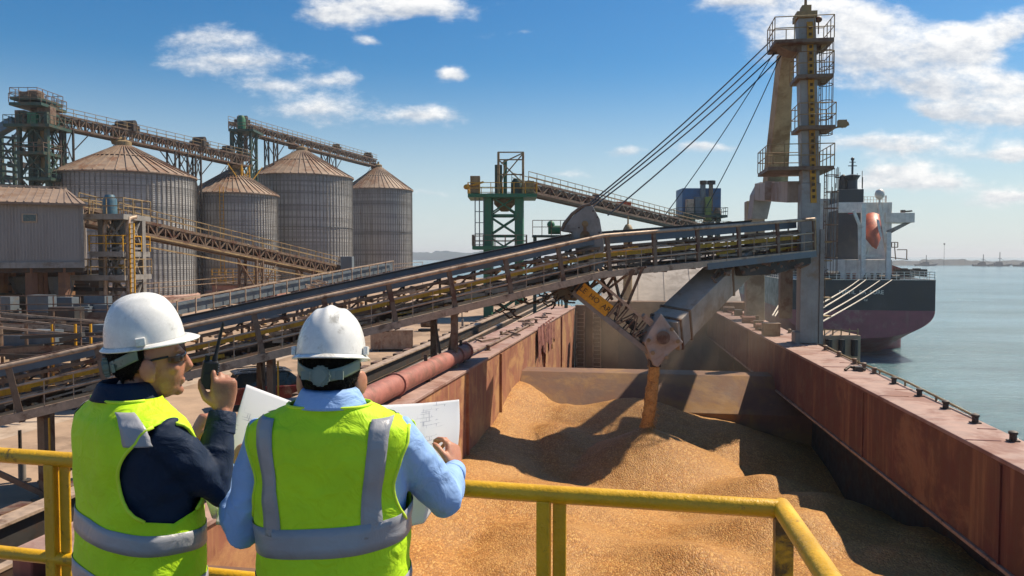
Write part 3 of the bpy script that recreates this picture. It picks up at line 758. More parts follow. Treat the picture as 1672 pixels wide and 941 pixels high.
# platforms with their rails
def platform(zc, x0, x1, y0, y1, rail=True, m=M['steel_brown'], lab='platform'):
    b = MB(); b.box2(x0,x1,y0,y1,zc-.16,zc); p = b.build(lab, m, crane)
    b = MB(); cs = [(x0,y0),(x1,y0),(x1,y1),(x0,y1)]
    for i in range(4):
        (ax_,ay_),(bx_,by_) = cs[i], cs[(i+1)%4]
        for h in (.5, 1.0): b.tube((ax_,ay_,zc+h),(bx_,by_,zc+h),.022,6)
        n = max(1, round(math.hypot(bx_-ax_,by_-ay_)/.75))
        for k in range(n): f = k/n; b.tube((ax_+(bx_-ax_)*f,ay_+(by_-ay_)*f,zc),(ax_+(bx_-ax_)*f,ay_+(by_-ay_)*f,zc+1),.022,6)
    b.build('railing', M['ochre'], p); return p
zz = lambda py: CAMZ+(418-py)/FOC*36.9
platform(zz(78), BX-1.75, BX+.78, BY-.9, BY+1.2)
platform(zz(133), BX-.75, BX+.80, BY-.85, BY+1.0)
platform(zz(213), BX-.66, BX+.92, BY-.85, BY+1.0)
platform(zz(276), BX-1.95, BX+.92, BY-.7, BY+2.4)
b = MB(); b.prism([(BX-1.75,BY-.4,zz(79)),(BX-.5,BY-.4,zz(79)),(BX-.5,BY-.4,zz(95)),(BX-1.0,BY-.4,zz(92))], (0,1.2,0)); b.build('bracket', M['steel_brown'], crane)
b = MB(); b.prism([(BX+.78,BY-.4,zz(79)),(BX+.35,BY-.4,zz(79)),(BX+.35,BY-.4,zz(92))], (0,1.2,0)); b.build('bracket', M['ochre'], crane)
# mast head
b = MB(); zt = TOP+14.7; xm = BX-.28
b.box2(xm-.46, xm+.42, BY-.5, BY+.6, zt, zt+.28); b.box2(xm-.2, xm+.2, BY-.3, BY+.3, zt+.28, zt+.6); b.lathe((xm, BY, zt+.6), [(.07,0),(.05,.55),(.16,.62),(.19,.85),(.12,1.0)], 12); hd = b.build('mast_head', M['ochre'], crane, smooth=True)
b = MB(); b.ball((BX+.25, BY-.2, zt-.05), .16, .16, .14, 10, 8); b.tube((BX+.25,BY-.2,zt-.7),(BX+.25,BY-.2,zt-.1),.03); b.build('lamp', M['steel_brown'], crane, smooth=True)
b = MB(); pf = V((BX+1.30, BY-.2, zz(212))); b.tube(pf+V((-.4,0,-.1)), pf, .04); b.frame(pf+V((-.15,-.15,-.05)), (.36,0,0), (0,.3,0), (0,0,.32)); b.tube(pf, pf+V((.3,0,.12)), .1, 8); b.build('floodlight', M['ochre'], crane)
# caged ladders on the sun side
def cage(x, y, z0, z1):
    b = MB()
    for s in (-.2, .2): b.tube((x, y+s, z0), (x, y+s, z1), .022, 6)
    z = z0
    while z < z1: b.tube((x,y-.2,z),(x,y+.2,z),.016,5); z += .3
    lo = b.build('ladder', M['steel_brown'], crane)
    b = MB(); z = z0+1.5; R_ = .38
    ring = [(x+R_*.5+R_*math.sin(a)*1.0, y-R_*math.cos(a)) for a in [PI*k/8 for k in range(9)]]
    while z < z1+.01: b.path([(x,y-.22,z)]+[(p[0],p[1],z) for p in ring]+[(x,y+.22,z)], .02, 5); z += .75
    for i in (0,2,4,6,8): b.tube((ring[i][0],ring[i][1],z0+1.5),(ring[i][0],ring[i][1],z1),.016,5)
    b.build('cage', M['steel_brown'], lo)
cage(BX+.42, BY+.1, zz(276), zz(75)); cage(BX+.72, BY+.1, zz(500), zz(276))
b = MB()
for k in range(5): b.box2(BX+.62, BY and BX+.98, BY-.3, BY+.4, TOP+1.2+k*.85, TOP+1.26+k*.85)
b.each('step', M['ochre'], crane)
# suspension ropes
M['rope'] = pmat('steel wire rope', C('2f3742'), .5, .3)
RP = [((936,354),(1257,68)),((952,345),(1261,78)),((968,338),(1265,88)),((992,352),(1270,96)),((1085,352),(1264,82)),((1152,340),(1272,90))]
for i, (p, q) in enumerate(RP):
    b = MB(); d0 = 32.2 if i < 4 else 36.3 + (i-4)*1.0
    P, Q = at(*p, d0), at(*q, 37.6); pts = [P.lerp(Q, k/8) - V((0,0,.22*math.sin(PI*k/8))) for k in range(9)]
    b.path(pts, .033 if i < 4 else .022, 6); b.build('suspension_rope', M['rope'], crane)
# ------------------------------------------------------------------ silos
m, t, b = base_mat('galvanised silo wall')
pos = t.new('ShaderNodeNewGeometry').outputs['Position']; z = t.new('ShaderNodeSeparateXYZ'); t.link(pos, z.inputs[0])
nz_ = t.noise(t.scaled(pos, (.02, .02, 1)), 1.1, 3, .5); ns = t.noise(t.scaled(pos, (1, 1, .05)), 1.3, 6, .65); nf = t.noise(pos, .35, 8, .65)
band = t.math('FRACT', t.math('MULTIPLY', z.outputs[2], .42)); seam = t.math('LESS_THAN', band, .05)
cc = t.mix(t.smooth(nz_, .35, .65), C('838382'), C('a9a7a3'))
cc = t.mix(t.smooth(ns, .45, .75, 0, .7), cc, C('61574d'))
cc = t.mix(t.smooth(nf, .55, .75, 0, .45), cc, C('8a7965'))
cc = t.mix(t.math('MULTIPLY', seam, .6), cc, C('4b4641'))
t.link(cc, b.inputs['Base Color']); b.inputs['Metallic'].default_value = .1; b.inputs['Roughness'].default_value = .55
bn = t.new('ShaderNodeBump'); bn.inputs['Strength'].default_value = .3; bn.inputs['Distance'].default_value = .05
t.link(t.math('SINE', t.math('MULTIPLY', z.outputs[2], 22.0)), bn.inputs['Height']); t.link(bn.outputs[0], b.inputs['Normal'])
M['silo'] = m
M['silo_roof'] = pmat('rust dusted silo roof', C('94806e'), .65, .1, C('7d5b43'), .35, .52, .0, .05, 5)
M['silo_rib'] = pmat('silo stiffener', C('7d7a76'), .5, .3, C('5e554c'), .6, .5, .4)
def silo(px0, px1, pw, pap, D, label, lad_a=None):
    xc = ((px0+px1)/2-836)/FOC*D; R_ = (px1-px0)/2/FOC*D
    zw = CAMZ+(418-pw)/FOC*D; za = CAMZ+(418-pap)/FOC*(D)
    c = W(xc, D, QZ)
    th = thing('grain_silo', label, 'silo', c, 'ribbed grain silos on the quay')
    b = MB(); b.lathe((c.x,c.y,0), [(R_,QZ),(R_,zw)], 96); wl = b.build('wall', M['silo'], th, smooth=True)
    b = MB(); nr = 84
    for k in range(nr):
        a = 2*PI*k/nr; r0 = V((math.cos(a), math.sin(a), 0)); tg = V((-r0.y, r0.x, 0)); w_ = .07*R_/10
        b.frame(V((c.x,c.y,QZ)) + r0*(R_-.02) - tg*w_, tg*w_*2, r0*.10, V((0,0,zw-QZ-.05)))
    b.build('stiffener', M['silo_rib'], wl)
    b = MB()
    for zz_ in (QZ+(zw-QZ)*f for f in (.02,.55,.985)): b.lathe((c.x,c.y,0), [(R_,zz_),(R_+.13,zz_),(R_+.13,zz_+.08),(R_,zz_+.08)], 96, cap=False)
    b.build('wind_ring', M['silo_rib'], wl)
    b = MB(); b.lathe((c.x,c.y,0), [(R_+.35,zw-.12),(R_+.35,zw+.05),(R_*.12,za-.25),(R_*.1,za)], 96); rf = b.build('roof', M['silo_roof'], th, smooth=True)
    b = MB(); nr = 44
    for k in range(nr):
        a = 2*PI*(k+.5)/nr; r0 = V((math.cos(a), math.sin(a), 0))
        b.bar(V((c.x,c.y,zw+.08))+r0*(R_+.3), V((c.x,c.y,za-.22))+r0*R_*.13, .13, .22)
    zr = zw + (za-zw)*.58
    b.lathe((c.x,c.y,0), [(R_*.47,zr),(R_*.49,zr+.12),(R_*.46,zr+.22)], 64, cap=False)
    b.build('seam', M['silo_roof'], rf)
    b = MB(); b.lathe((c.x,c.y,0), [(R_*.11,za-.1),(R_*.11,za+.5),(R_*.07,za+.7)], 16); b.tube((c.x,c.y,za),(c.x,c.y,za+1.3),.25,10); b.build('inlet_cap', M['ochre'], rf, smooth=True)
    # railing round the eave and a roof stair
    b = MB(); n = 48; za_ = zw + .15
    ring = [V((c.x+(R_+.1)*math.cos(2*PI*k/n), c.y+(R_+.1)*math.sin(2*PI*k/n), za_)) for k in range(n)]
    for k in range(n//2, n):
        pass
    a = math.radians(155); r0 = V((math.cos(a), math.sin(a), 0))
    for h in (.5, 1.1):
        b.bar(V((c.x,c.y,zw+h))+r0*R_, V((c.x,c.y,za+h))+r0*1.2, .07)
    for k in range(9):
        p = V((c.x,c.y,zw)).lerp(V((c.x,c.y,za)), k/8)+r0*(R_+(1.2-R_)*k/8); b.bar(p, p+V((0,0,1.1)), .06)
    b.build('roof_rail', M['ochre'], rf)
    a = math.radians(-75); r0 = V((math.cos(a), math.sin(a), 0)); tg = V((-r0.y,r0.x,0)); b = MB()
    for s in (-.3,.3): b.bar(V((c.x,c.y,QZ))+r0*(R_+.4)+tg*s, V((c.x,c.y,zw+.9))+r0*(R_+.4)+tg*s, .08)
    zz_ = QZ
    while zz_ < zw: b.bar(V((c.x,c.y,zz_))+r0*(R_+.4)-tg*.3, V((c.x,c.y,zz_))+r0*(R_+.4)+tg*.3, .05); zz_ += .6
    if lad_a is not None: b.build('ladder', M['yellow'], wl)
    b = MB(); b.lathe((c.x,c.y,0), [(R_+.5,QZ),(R_+.5,QZ+1.1),(R_+.1,QZ+1.3)], 96, cap=False); b.build('plinth', M['red_top'], th)
    return c, R_, zw, za
S1 = silo(100, 313, 290, 239, 120, 'widest silo closest to the grey shed, with a rusty cone roof')
S2 = silo(313, 452, 320, 278, 140, 'shortest silo with a yellow wall ladder, between the two wide silos', 1)
S3 = silo(415, 575, 292, 247, 165, 'tall wide silo under the upper end of the farther roof conveyor')
S4 = silo(565, 673, 312, 274, 195, 'farthest narrow silo beside the sea at the far end of the row')
# ------------------------------------------------------------------ gantry conveyors over the silos
def lerp(a, b, f): return a + (b-a)*f
def gantry(name, label, p0, d0, p1, d1, depth_px, n, m1, grp, cat='conveyor', rail=True, wid=2.2, motor=()):
    P0, P1 = at(*p0, d0), at(*p1, d1); L = (P1-P0).length; u_ = (P1-P0).normalized(); s_ = u_.cross(V((0,0,1))).normalized()
    if s_.dot(W(0,1,0)) < 0: s_ = -s_
    hh = depth_px/FOC*(d0+d1)/2
    th = thing(name, label, cat, P0, grp)
    def G(f, s, h): return P0.lerp(P1, f) + s_*s + V((0,0,h))
    b = MB()
    for s in (0, wid): b.bar(G(0,s,0), G(1,s,0), .22, .26); b.bar(G(0,s,-hh), G(1,s,-hh), .22, .26)
    b.build('chord', m1, th)
    for s in (0, wid):
        b = MB()
        for k in range(n):
            b.bar(G(k/n,s,-hh), G(k/n,s,0), .14); b.bar(G(k/n,s,0 if k%2 else -hh), G((k+1)/n,s,-hh if k%2 else 0), .13)
        b.build('lattice', m1, th)
    b = MB(); b.prism([G(0,.15,-.15), G(1,.15,-.15), G(1,wid-.15,-.15), G(0,wid-.15,-.15)], V((0,0,-.5))); b.build('belt_casing', M['steel_brown'], th)
    b = MB(); b.prism([G(0,.1,-hh+.1), G(1,.1,-hh+.1), G(1,wid-.1,-hh+.1), G(0,wid-.1,-hh+.1)], V((0,0,-.12))); b.build('floor_plate', M['steel_dark'], th)
    b = MB()
    for s in (-.1, wid+.1):
        for h in (.55, 1.1): b.bar(G(0,s,h), G(1,s,h), .07)
        for k in range(int(L/1.6)+1): f = min(1, k*1.6/L); b.bar(G(f,s,0), G(f,s,1.1), .06)
    b.build('railing', M['ochre'] if m1 is not M['green_dark'] else M['steel_brown'], th)
    rng = random.Random(len(label)); b = MB()
    for k in range(int(L/1.2)):
        f = rng.random(); b.ball(G(f, rng.uniform(.1,wid-.1), .05), rng.uniform(.2,.5), .3, rng.uniform(.08,.2), 6, 4)
    o = b.build('spilled_grain', M['ochre'], th); o['kind'] = 'stuff'
    for f, s in motor:
        b = MB(); c = G(f, wid*.5, 0); b.frame(c+V((-s,-s*.6,0)), (2*s,0,0), (0,1.2*s,0), (0,0,s*.7)); b.tube(c+V((-s*.7,0,s*.9)), c+V((s*.8,0,s*.9)), s*.42, 10); b.build('drive_unit', M['steel_dark'], th)
    return th, G, hh
g1, G1, h1_ = gantry('silo_conveyor', 'rusty lattice conveyor running over the two nearer silos', (88,186), 112, (412,258), 140, 17, 34, M['steel_brown'], 'conveyors over the silo roofs', motor=((.0,1.2),(.32,1.0),(.36,1.3),(.72,1.3),(.88,1.0)))
g2, G2, h2_ = gantry('silo_conveyor', 'greenish lattice conveyor running over the two farther silos', (392,200), 150, (617,262), 195, 12, 30, M['steel_brown'], 'conveyors over the silo roofs', motor=((.05,1.2),(.68,1.0),(.95,1.1)))
# hoppers from the conveyors to the silo tops
def dropspout(par, G, px, d, S, m=M['ochre']):
    f = None; c, R_, zw, za = S
    best = min(range(101), key=lambda k: (G(k/100,1.1,0).xy - V((c.x,c.y))).length); p = G(best/100, 1.1, -.8)
    b = MB(); b.loft([(p, .9, .9), (p-V((0,0,.9)), .9, .9), (V((c.x,c.y,max(za+.5, za+.4))), .35, .35)], 8); b.build('drop_hopper', m, par)
for par, G, S in ((g1,G1,S1),(g1,G1,S2),(g2,G2,S3),(g2,G2,S4)): dropspout(par, G, 0, 0, S, M['ochre'] if par is g1 else M['steel_brown'])
# trestles holding the gantries up
def trestle(par, G, f, hh, zb, m, wid=2.2, spread=1.0, nb=3):
    pA, pB = G(f, 0, -hh), G(f, wid, -hh); u_ = (G(min(1,f+.01),0,0)-G(max(0,f-.01),0,0)); u_.z = 0; u_.normalize()
    zb = zb if zb is not None else QZ
    for s in (-spread, spread):
        for p in (pA, pB):
            q = p + u_*s; b = MB(); b.bar((q.x,q.y,zb), (q.x,q.y,p.z+.1+abs(s)*0), .24); b.build('trestle_leg', m, par)
    b = MB()
    for p in (pA, pB):
        H = (p.z-zb)/nb
        for k in range(nb):
            a, c = p-u_*spread, p+u_*spread; a.z = c.z = 0
            b.bar(a+V((0,0,zb+k*H)), c+V((0,0,zb+(k+1)*H)), .12); b.bar(c+V((0,0,zb+k*H)), a+V((0,0,zb+(k+1)*H)), .12); b.bar(a+V((0,0,zb+k*H)), c+V((0,0,zb+k*H)), .12)
    b.build('trestle_brace', m, par)
    b = MB()
    for s in (-1, 1):
        for p in (pA,): q = p+u_*s*spread; q.z = p.z-3.2; b.bar(q, p+u_*s*(spread+2.8), .13)
    b.each('knee_brace', m, par)
trestle(g1, G1, .065, h1_, None, M['steel_dark'], spread=.9, nb=5); trestle(g1, G1, .60, h1_, None, M['steel_dark'], spread=1.1, nb=6); trestle(g1, G1, .69, h1_, None, M['steel_dark'], spread=.5, nb=6); trestle(g1, G1, .965, h1_, None, M['yellow'], spread=.8, nb=5)
trestle(g2, G2, .04, h2_, None, M['green_dark'], spread=1.5, nb=6); trestle(g2, G2, .22, h2_, None, M['steel_dark'], spread=.6, nb=6); trestle(g2, G2, .62, h2_, None, M['steel_dark'], spread=1.2, nb=7)
b = MB(); rng = random.Random(6)
for f in (.97, .92, .99):
    c = G1(f, 1, -h1_-1.5); b.frame(c+V((-.8,-.6,-1.4)), (1.4,0,0), (0,1.2,0), (0,0,rng.uniform(.9,1.7)))
b.each('transfer_box', M['ochre'], g1)
# ------------------------------------------------------------------ green head towers
def tower(name, label, px0, px1, ptop, pbase, D, m, floors, boxes, nb=5, cat='tower', dep=None, grp=None, legw=.5, brace=.18, base=None):
    x0, x1 = (px0-836)/FOC*D, (px1-836)/FOC*D; dep = dep or (x1-x0); zt = CAMZ+(418-ptop)/FOC*D; zb = base if base is not None else QZ
    th = thing(name, label, cat, W((x0+x1)/2, D, zb), grp)
    for xx in (x0, x1):
        for dd in (D, D+dep): b = MB(); b.bar(W(xx,dd,zb), W(xx,dd,zt), legw); b.build('leg', m, th)
    b = MB(); H = (zt-zb)/nb
    for k in range(nb):
        for (a, c) in (((x0,D),(x1,D)),((x0,D+dep),(x1,D+dep)),((x0,D),(x0,D+dep)),((x1,D),(x1,D+dep))):
            z0, z1 = zb+k*H, zb+(k+1)*H
            b.bar(W(*a,z0), W(*c,z1), brace); b.bar(W(*c,z0), W(*a,z1), brace); b.bar(W(*a,z1), W(*c,z1), brace*1.3)
    b.build('bracing', m, th)
    for (py, l, r, rl) in floors:
        zf = CAMZ+(418-py)/FOC*D; xl, xr = (l-836)/FOC*D, (r-836)/FOC*D; d0, d1 = D-1.2, D+dep+1.2
        b = MB(); b.prism([W(xl,d0,zf), W(xr,d0,zf), W(xr,d1,zf), W(xl,d1,zf)], V((0,0,-.4))); fl = b.build('platform', m, th)
        b = MB(); cs = [(xl,d0),(xr,d0),(xr,d1),(xl,d1)]
        for i in range(4):
            a, c = cs[i], cs[(i+1)%4]
            for h in (.6,1.2): b.bar(W(*a,zf+h), W(*c,zf+h), .07)
            n = max(2, int(math.hypot(a[0]-c[0],a[1]-c[1])/1.2))
            for k in range(n): b.bar(W(lerp(a[0],c[0],k/n), lerp(a[1],c[1],k/n), zf), W(lerp(a[0],c[0],k/n), lerp(a[1],c[1],k/n), zf+1.2), .07)
        b.build('railing', rl, fl)
    for (nm, l, tp, r, bt, dd, mm) in boxes:
        b = MB(); p = at(l, bt, D+dd); w_ = (r-l)/FOC*(D+dd); h_ = (bt-tp)/FOC*(D+dd)
        if nm.startswith('round'): b.lathe(p+W(w_/2,w_/2,0)-W(0,0,0), [(w_*.5,0),(w_*.5,h_*.75),(w_*.3,h_)], 12); b.build(nm[6:], mm, th, smooth=True)
        elif nm.startswith('funnel'): b.lathe(p+W(w_/2,w_/2,0)-W(0,0,0), [(w_*.18,0),(w_*.5,h_*.5),(w_*.5,h_)], 10); b.build('hopper', mm, th)
        else: b.frame(p, W(w_,0,0)-W(0,0,0), W(0,w_*.8,0)-W(0,0,0), (0,0,h_)); b.build(nm, mm, th, bevel=.05)
    return th
GD, SB, OC = M['green_dark'], M['steel_brown'], M['ochre']
t1 = tower('head_tower', 'dark green elevator head tower behind the grey shed', 37, 82, 186, 330, 110, GD,
      [(206, 20, 94, GD), (172, 30, 82, SB), (163, 32, 76, SB), (292, 54, 95, GD), (250, 37, 84, SB)],
      [('round drum', 44, 148, 70, 160, .6, SB), ('motor', 38, 152, 52, 163, .2, SB), ('funnel', 48, 160, 66, 186, 1, SB), ('drive_box', 30, 182, 46, 206, 0, SB), ('gear_box', 66, 176, 88, 204, .5, SB), ('leg_casing', 50, 188, 58, 330, 1, GD), ('leg_casing', 62, 206, 68, 330, 1.5, GD), ('cabin', 50, 186, 64, 206, -.6, M['green']), ('round filter', 64, 228, 72, 250, .5, OC), ('duct', 68, 215, 77, 300, 2, OC)], nb=6)
t2 = tower('head_tower', 'slim green elevator head tower rising between the silos', 383, 412, 216, 330, 148, GD,
      [(214, 380, 420, SB)], [('round drum', 389, 190, 402, 212, .5, M['green']), ('leg_casing', 392, 212, 398, 300, 1, GD), ('duct', 400, 222, 406, 260, 1, SB)], nb=6, legw=.4)
# steelwork left of the first tower
th = thing('elevator_frame', 'blue grey steel frame of pipes and chutes beside the first head tower', 'steel frame', at(5, 330, 116))
b = MB(); b.bar(at(-60,252,114), at(32,200,112), 1.4, 1.2); b.build('chute', pmat('blue chute paint', C('41677f'), .5, .1, C('54524f'), .6, .45), th)
b = MB(); rng = random.Random(9)
for k in range(9): y = 224+k*11; b.bar(at(-70, y-6, 118), at(38, y+4, 116), .25, .35)
b.each('beam', GD, th)
b = MB()
for px_ in (-40, -12, 8, 28): b.bar(at(px_, 222, 117), V((*at(px_, 222, 117).xy, QZ)), .4)
b.each('column', GD, th)
b = MB()
for k in range(12):
    x = rng.uniform(-50,20); y = rng.uniform(235,310); b.bar(at(x,y,116.5), at(x+rng.uniform(10,24), y+rng.choice((-22,22)), 116.5), .2)
b.each('brace', M['trough'], th)
b = MB()
for k in range(7):
    x = rng.uniform(-50,24); y = rng.uniform(262,320); b.frame(at(x,y,118), W(1.8,0,0)-W(0,0,0), W(0,2,0)-W(0,0,0), (0,0,rng.uniform(.8,2.2)))
b.each('machine_box', M['steel_dark'], th)
# ------------------------------------------------------------------ grey shed on columns
D = 58
m, t, b = base_mat('ribbed grey cladding')
oc = t.new('ShaderNodeNewGeometry').outputs['Position']
nn = t.noise(t.scaled(oc, (1,1,.15)), .9, 6, .6)
t.link(t.mix(t.smooth(nn, .4, .72, 0, .6), C('96908a'), C('7c736a')), b.inputs['Base Color']); b.inputs['Roughness'].default_value = .6
M['clad'] = m
M['shed_roof'] = pmat('brown dusty roof sheet', C('8a7665'), .7, 0, C('74583f'), .3, .5, .2)
sh_ = thing('storage_shed', 'grey clad shed with a brown roof raised on columns', 'shed', at(60, 437, D))
zf = lambda py, d=D: CAMZ+(418-py)/FOC*d
x0, x1 = (-190-836)/FOC*D, (136-836)/FOC*D
zb_, ze, zr = zf(437), zf(336), zf(303)
EB = math.radians(27)
EX = W(math.cos(EB), math.sin(EB), 0); EN = W(-math.sin(EB), math.cos(EB), 0)   # along the front, and away from the viewer
def SW(x, d, z): return W(x1, D, z) + EX*(x-x1) + EN*(d-D)
b = MB(); b.prism([SW(x0,D,zb_), SW(x1,D,zb_), SW(x1,D,ze), SW(x0,D,ze)], EN*(14)); wl = b.build('wall', M['clad'], sh_)
b = MB(); x = x0
while x < x1: b.frame(SW(x,D-.035,zb_), EX*(.09), EN*(.035), (0,0,ze-zb_)); x += .2
b.build('cladding_rib', M['clad'], wl)
b = MB(); b.frame(SW(x0,D-.12,zb_-.02), EX*(x1-x0+.1), EN*(.1), (0,0,.42)); b.frame(SW(x1-.08,D-.1,zb_), EX*(.16), EN*(.1), (0,0,ze-zb_)); b.build('trim', M['steel_grey'], wl)
b = MB()
rz = zr; b.prism([SW(x0-.3,D-.5,ze-.05), SW(x1+.25,D-.5,ze-.05), SW(x1-1.2,D+6.5,rz), SW(x0-.3,D+6.5,rz)], V((0,0,.16)))
b.prism([SW(x0-.3,D+14,ze), SW(x1+.25,D+14,ze), SW(x1-1.2,D+6.6,rz), SW(x0-.3,D+6.6,rz)], V((0,0,.16)))
rf = b.build('roof', M['shed_roof'], sh_)
b = MB(); k = 0; x = x0
while x < x1: b.bar(SW(x,D-.5,ze+.14), SW(min(x, x1-1.3),D+6.5,rz+.19), .08, .06); x += .5
b.build('roof_rib', M['shed_roof'], rf)
b = MB(); b.bar(SW(x0,D+6.5,rz+.2), SW(x1-1.2,D+6.5,rz+.2), .5, .22); b.build('ridge_cap', M['steel_pale'], rf)
b = MB(); b.prism([SW(x1-.02,D,ze), SW(x1-.02,D+14,ze), SW(x1-1.25,D+6.5,rz)], EX*(-.1)); b.build('gable', M['clad'], sh_)
xw = x1 - 3.75; b = MB(); b.frame(SW(xw,D-.10,zf(365)), EX*(.95), EN*(.12), (0,0,.62)); fr = b.build('window', M['steel_pale'], sh_)
b = MB(); b.frame(SW(xw+.09,D-.12,zf(365)+.08), EX*(.77), EN*(.03), (0,0,.46)); b.build('pane', pmat('dull window glass', C('4b5a57'), .25, 0, C('6b6f66'), 1.5, .5), fr)
b = MB(); b.frame(SW(x1-6.3,D-.12,zf(424)), EX*(.62), EN*(.12), (0,0,.42)); b.build('vent_plate', M['white_paint'], sh_)
for px_ in (-150, -90, -40, 10, 62, 108):
    for dd in (.6, 7, 13): b = MB(); q = SW(x1+(px_-136)/FOC*D, D+dd, 0); b.bar((q.x,q.y,QZ),(q.x,q.y,zb_),.55 if dd < 1 else .45); b.build('column', M['hold_brown'], sh_)
b = MB(); b.prism([SW(x0,D+.3,zb_-.35), SW(x1,D+.3,zb_-.35), SW(x1,D+13.6,zb_-.35), SW(x0,D+13.6,zb_-.35)], V((0,0,.33))); b.build('floor_slab', M['steel_dark'], sh_)
rng = random.Random(31); b = MB()
for k in range(30):
    px_ = rng.uniform(-60,135); py_ = rng.uniform(445,540); d = D+rng.uniform(1,11); p = at(px_,py_,d); a = rng.choice((0,0,1)); L_ = rng.uniform(1.5,5)
    b.bar(p, p+(W(L_,rng.uniform(-1,1),0)-W(0,0,0) if a == 0 else V((0,0,-L_*.4))), rng.uniform(.12,.3))
b.each('pipework', M['steel_dark'], sh_)
b = MB(); p = at(100,452,D+2); b.loft([(p,.9,.9),(p-V((0,0,1.0)),.8,.8),(p-V((0,0,2.4)),.22,.22)],8); p = at(40,452,D+5); b.loft([(p,1.2,1.2),(p-V((0,0,2.2)),.3,.3)],8); b.each('hopper', M['trough'], sh_)
b = MB(); b.prism([SW(x0,D+13.2,QZ), SW(x1+1,D+13.2,QZ), SW(x1+1,D+13.2,zb_-.4), SW(x0,D+13.2,zb_-.4)], EN*(.2)); b.build('back_wall', M['steel_dark'], sh_)
# ------------------------------------------------------------------ yellow and white transfer tower with an inclined gallery
ty = tower('transfer_tower', 'slim white and yellow braced tower beside the grey shed', 168, 212, 352, 500, 61, M['steel_grey'],
      [(351, 134, 216, OC), (411, 160, 214, M['yellow']), (449, 128, 216, OC)],
      [('round dust_filter', 165, 318, 187, 352, .3, pmat('dusty blue filter housing', C('3f6373'), .5, 0, C('6c675e'), .8, .45)), ('funnel', 184, 352, 206, 384, .6, M['trough']), ('valve', 186, 432, 200, 440, .3, M['yellow'])], nb=4, legw=.42, brace=.13)
b = MB()
for s in (0, .34): b.bar(at(213,365,60.4)+V((s,0,0)), at(213,512,60.4)+V((s,0,0)), .09)
for k in range(18): b.bar(at(213,366+k*8,60.4), at(213,366+k*8,60.4)+V((.34,0,0)), .06)
b.build('ladder', M['yellow'], ty)
b = MB()
for (px_, m_) in ((172,0),(210,0)): p = at(px_,358,60.5); b.path([p+V((0,1,.2)), p+V((0,.2,.05)), p-V((0,0,.8)), V((p.x,p.y,QZ+.5))], .15, 10)
b.each('downpipe', M['steel_pale'], ty, smooth=True)
g3, G3, h3_ = gantry('inclined_gallery', 'long brown inclined conveyor gallery descending in front of the silos', (130,338), 63, (575,440), 100, 17, 40, M['steel_brown'], None, motor=())
trestle(g3, G3, .55, h3_, None, M['steel_brown'], spread=.5, nb=3); trestle(g3, G3, .80, h3_, None, M['steel_brown'], spread=.5, nb=2); trestle(g3, G3, .97, h3_, None, M['steel_brown'], spread=.5, nb=1)
b = MB(); p = at(556,446,97); b.frame(p, W(1.4,0,0)-W(0,0,0), W(0,1.4,0)-W(0,0,0), (0,0,2.0)); b.build('drive_unit', M['trough'], g3, bevel=.05)
b = MB()
for o in (0, .9): b.bar(at(205,378,62)+V((0,0,-o)), at(560,452,98)+V((0,0,-o*.8)), .12)
b.each('pipe', M['ochre'], g3)
# brick red annex with yellow rails below the short silo
an = thing('brick_annex', 'low brick red annex with yellow railings below the short silo', 'building', at(395, 480, 118))
M['brick'] = pmat('faded brick render', C('a07463'), .8, 0, C('7b574a'), .5, .5, .3, .1, 8)
b = MB(); p0 = W((346-836)/FOC*118, 118, QZ); b.frame(p0, W(9.6,0,0)-W(0,0,0), W(0,5,0)-W(0,0,0), (0,0,2.6)); wl = b.build('wall', M['brick'], an)
b = MB(); b.frame(p0+V((0,0,2.6))+W(-.2,-.3,0)-W(0,0,0), W(10,0,0)-W(0,0,0), W(0,5.6,0)-W(0,0,0), (0,0,.22)); b.build('roof', M['steel_brown'], an)
b = MB()
for zl in (2.85, 4.1):
    for h in (.45,.95): b.bar(p0+V((0,0,zl+h)), p0+V((0,0,zl+h))+W(9.4,0,0)-W(0,0,0), .08)
    for k in range(10): q = p0+W(k*1.04,0,0)-W(0,0,0); b.bar(q+V((0,0,zl)), q+V((0,0,zl+1)), .08)
b.build('railing', M['yellow'], an)
b = MB(); b.frame(p0+V((0,0,4.0)), W(9.4,0,0)-W(0,0,0), W(0,3,0)-W(0,0,0), (0,0,.12)); b.build('walkway', M['steel_brown'], an)
for k in (0,3,6,9):
    q = p0+W(k*1.04,.1,0)-W(0,0,0); b = MB(); b.bar(q+V((0,0,2.6)), q+V((0,0,4.1)), .16); b.build('post', M['steel_brown'], an)
for k in range(4):
    b = MB(); b.frame(p0+W(1.0+k*2.2,-.04,0)-W(0,0,0)+V((0,0,.9)), W(1.0,0,0)-W(0,0,0), W(0,.06,0)-W(0,0,0), (0,0,1.0)); b.build('window', M['steel_dark'], wl)
# ------------------------------------------------------------------ pipe rack, second low conveyor behind the boom
def railrun(name, label, pts, cat='railing', hts=(0,-.55), posts=True, m=M['steel_pale'], zb=None, th=.07, wv=1.8):
    o = thing(name, label, cat, V((pts[0].x, pts[0].y, QZ)))
    b = MB()
    for h in hts:
        for a, c in zip(pts, pts[1:]): b.bar(a+V((0,0,h)), c+V((0,0,h)), th)
    b.build('rail', m, o)
    L = sum((c-a).length for a, c in zip(pts, pts[1:])); n = max(2, int(L/wv)); 
    for k in range(n+1):
        s = L*k/n
        for a, c in zip(pts, pts[1:]):
            l = (c-a).length
            if s <= l+1e-4: p = a.lerp(c, min(1,s/l)); break
            s -= l
        b = MB(); b.bar((p.x,p.y,QZ if zb is None else p.z-zb),p,th); b.build('post', m, o)
    return o
railrun('pipe_rack', 'thin pipe rack on posts in front of the wide silo', [at(150,470,72), at(440,448,90), at(690,428,112)], 'pipe rack', (0,-.5), wv=6)
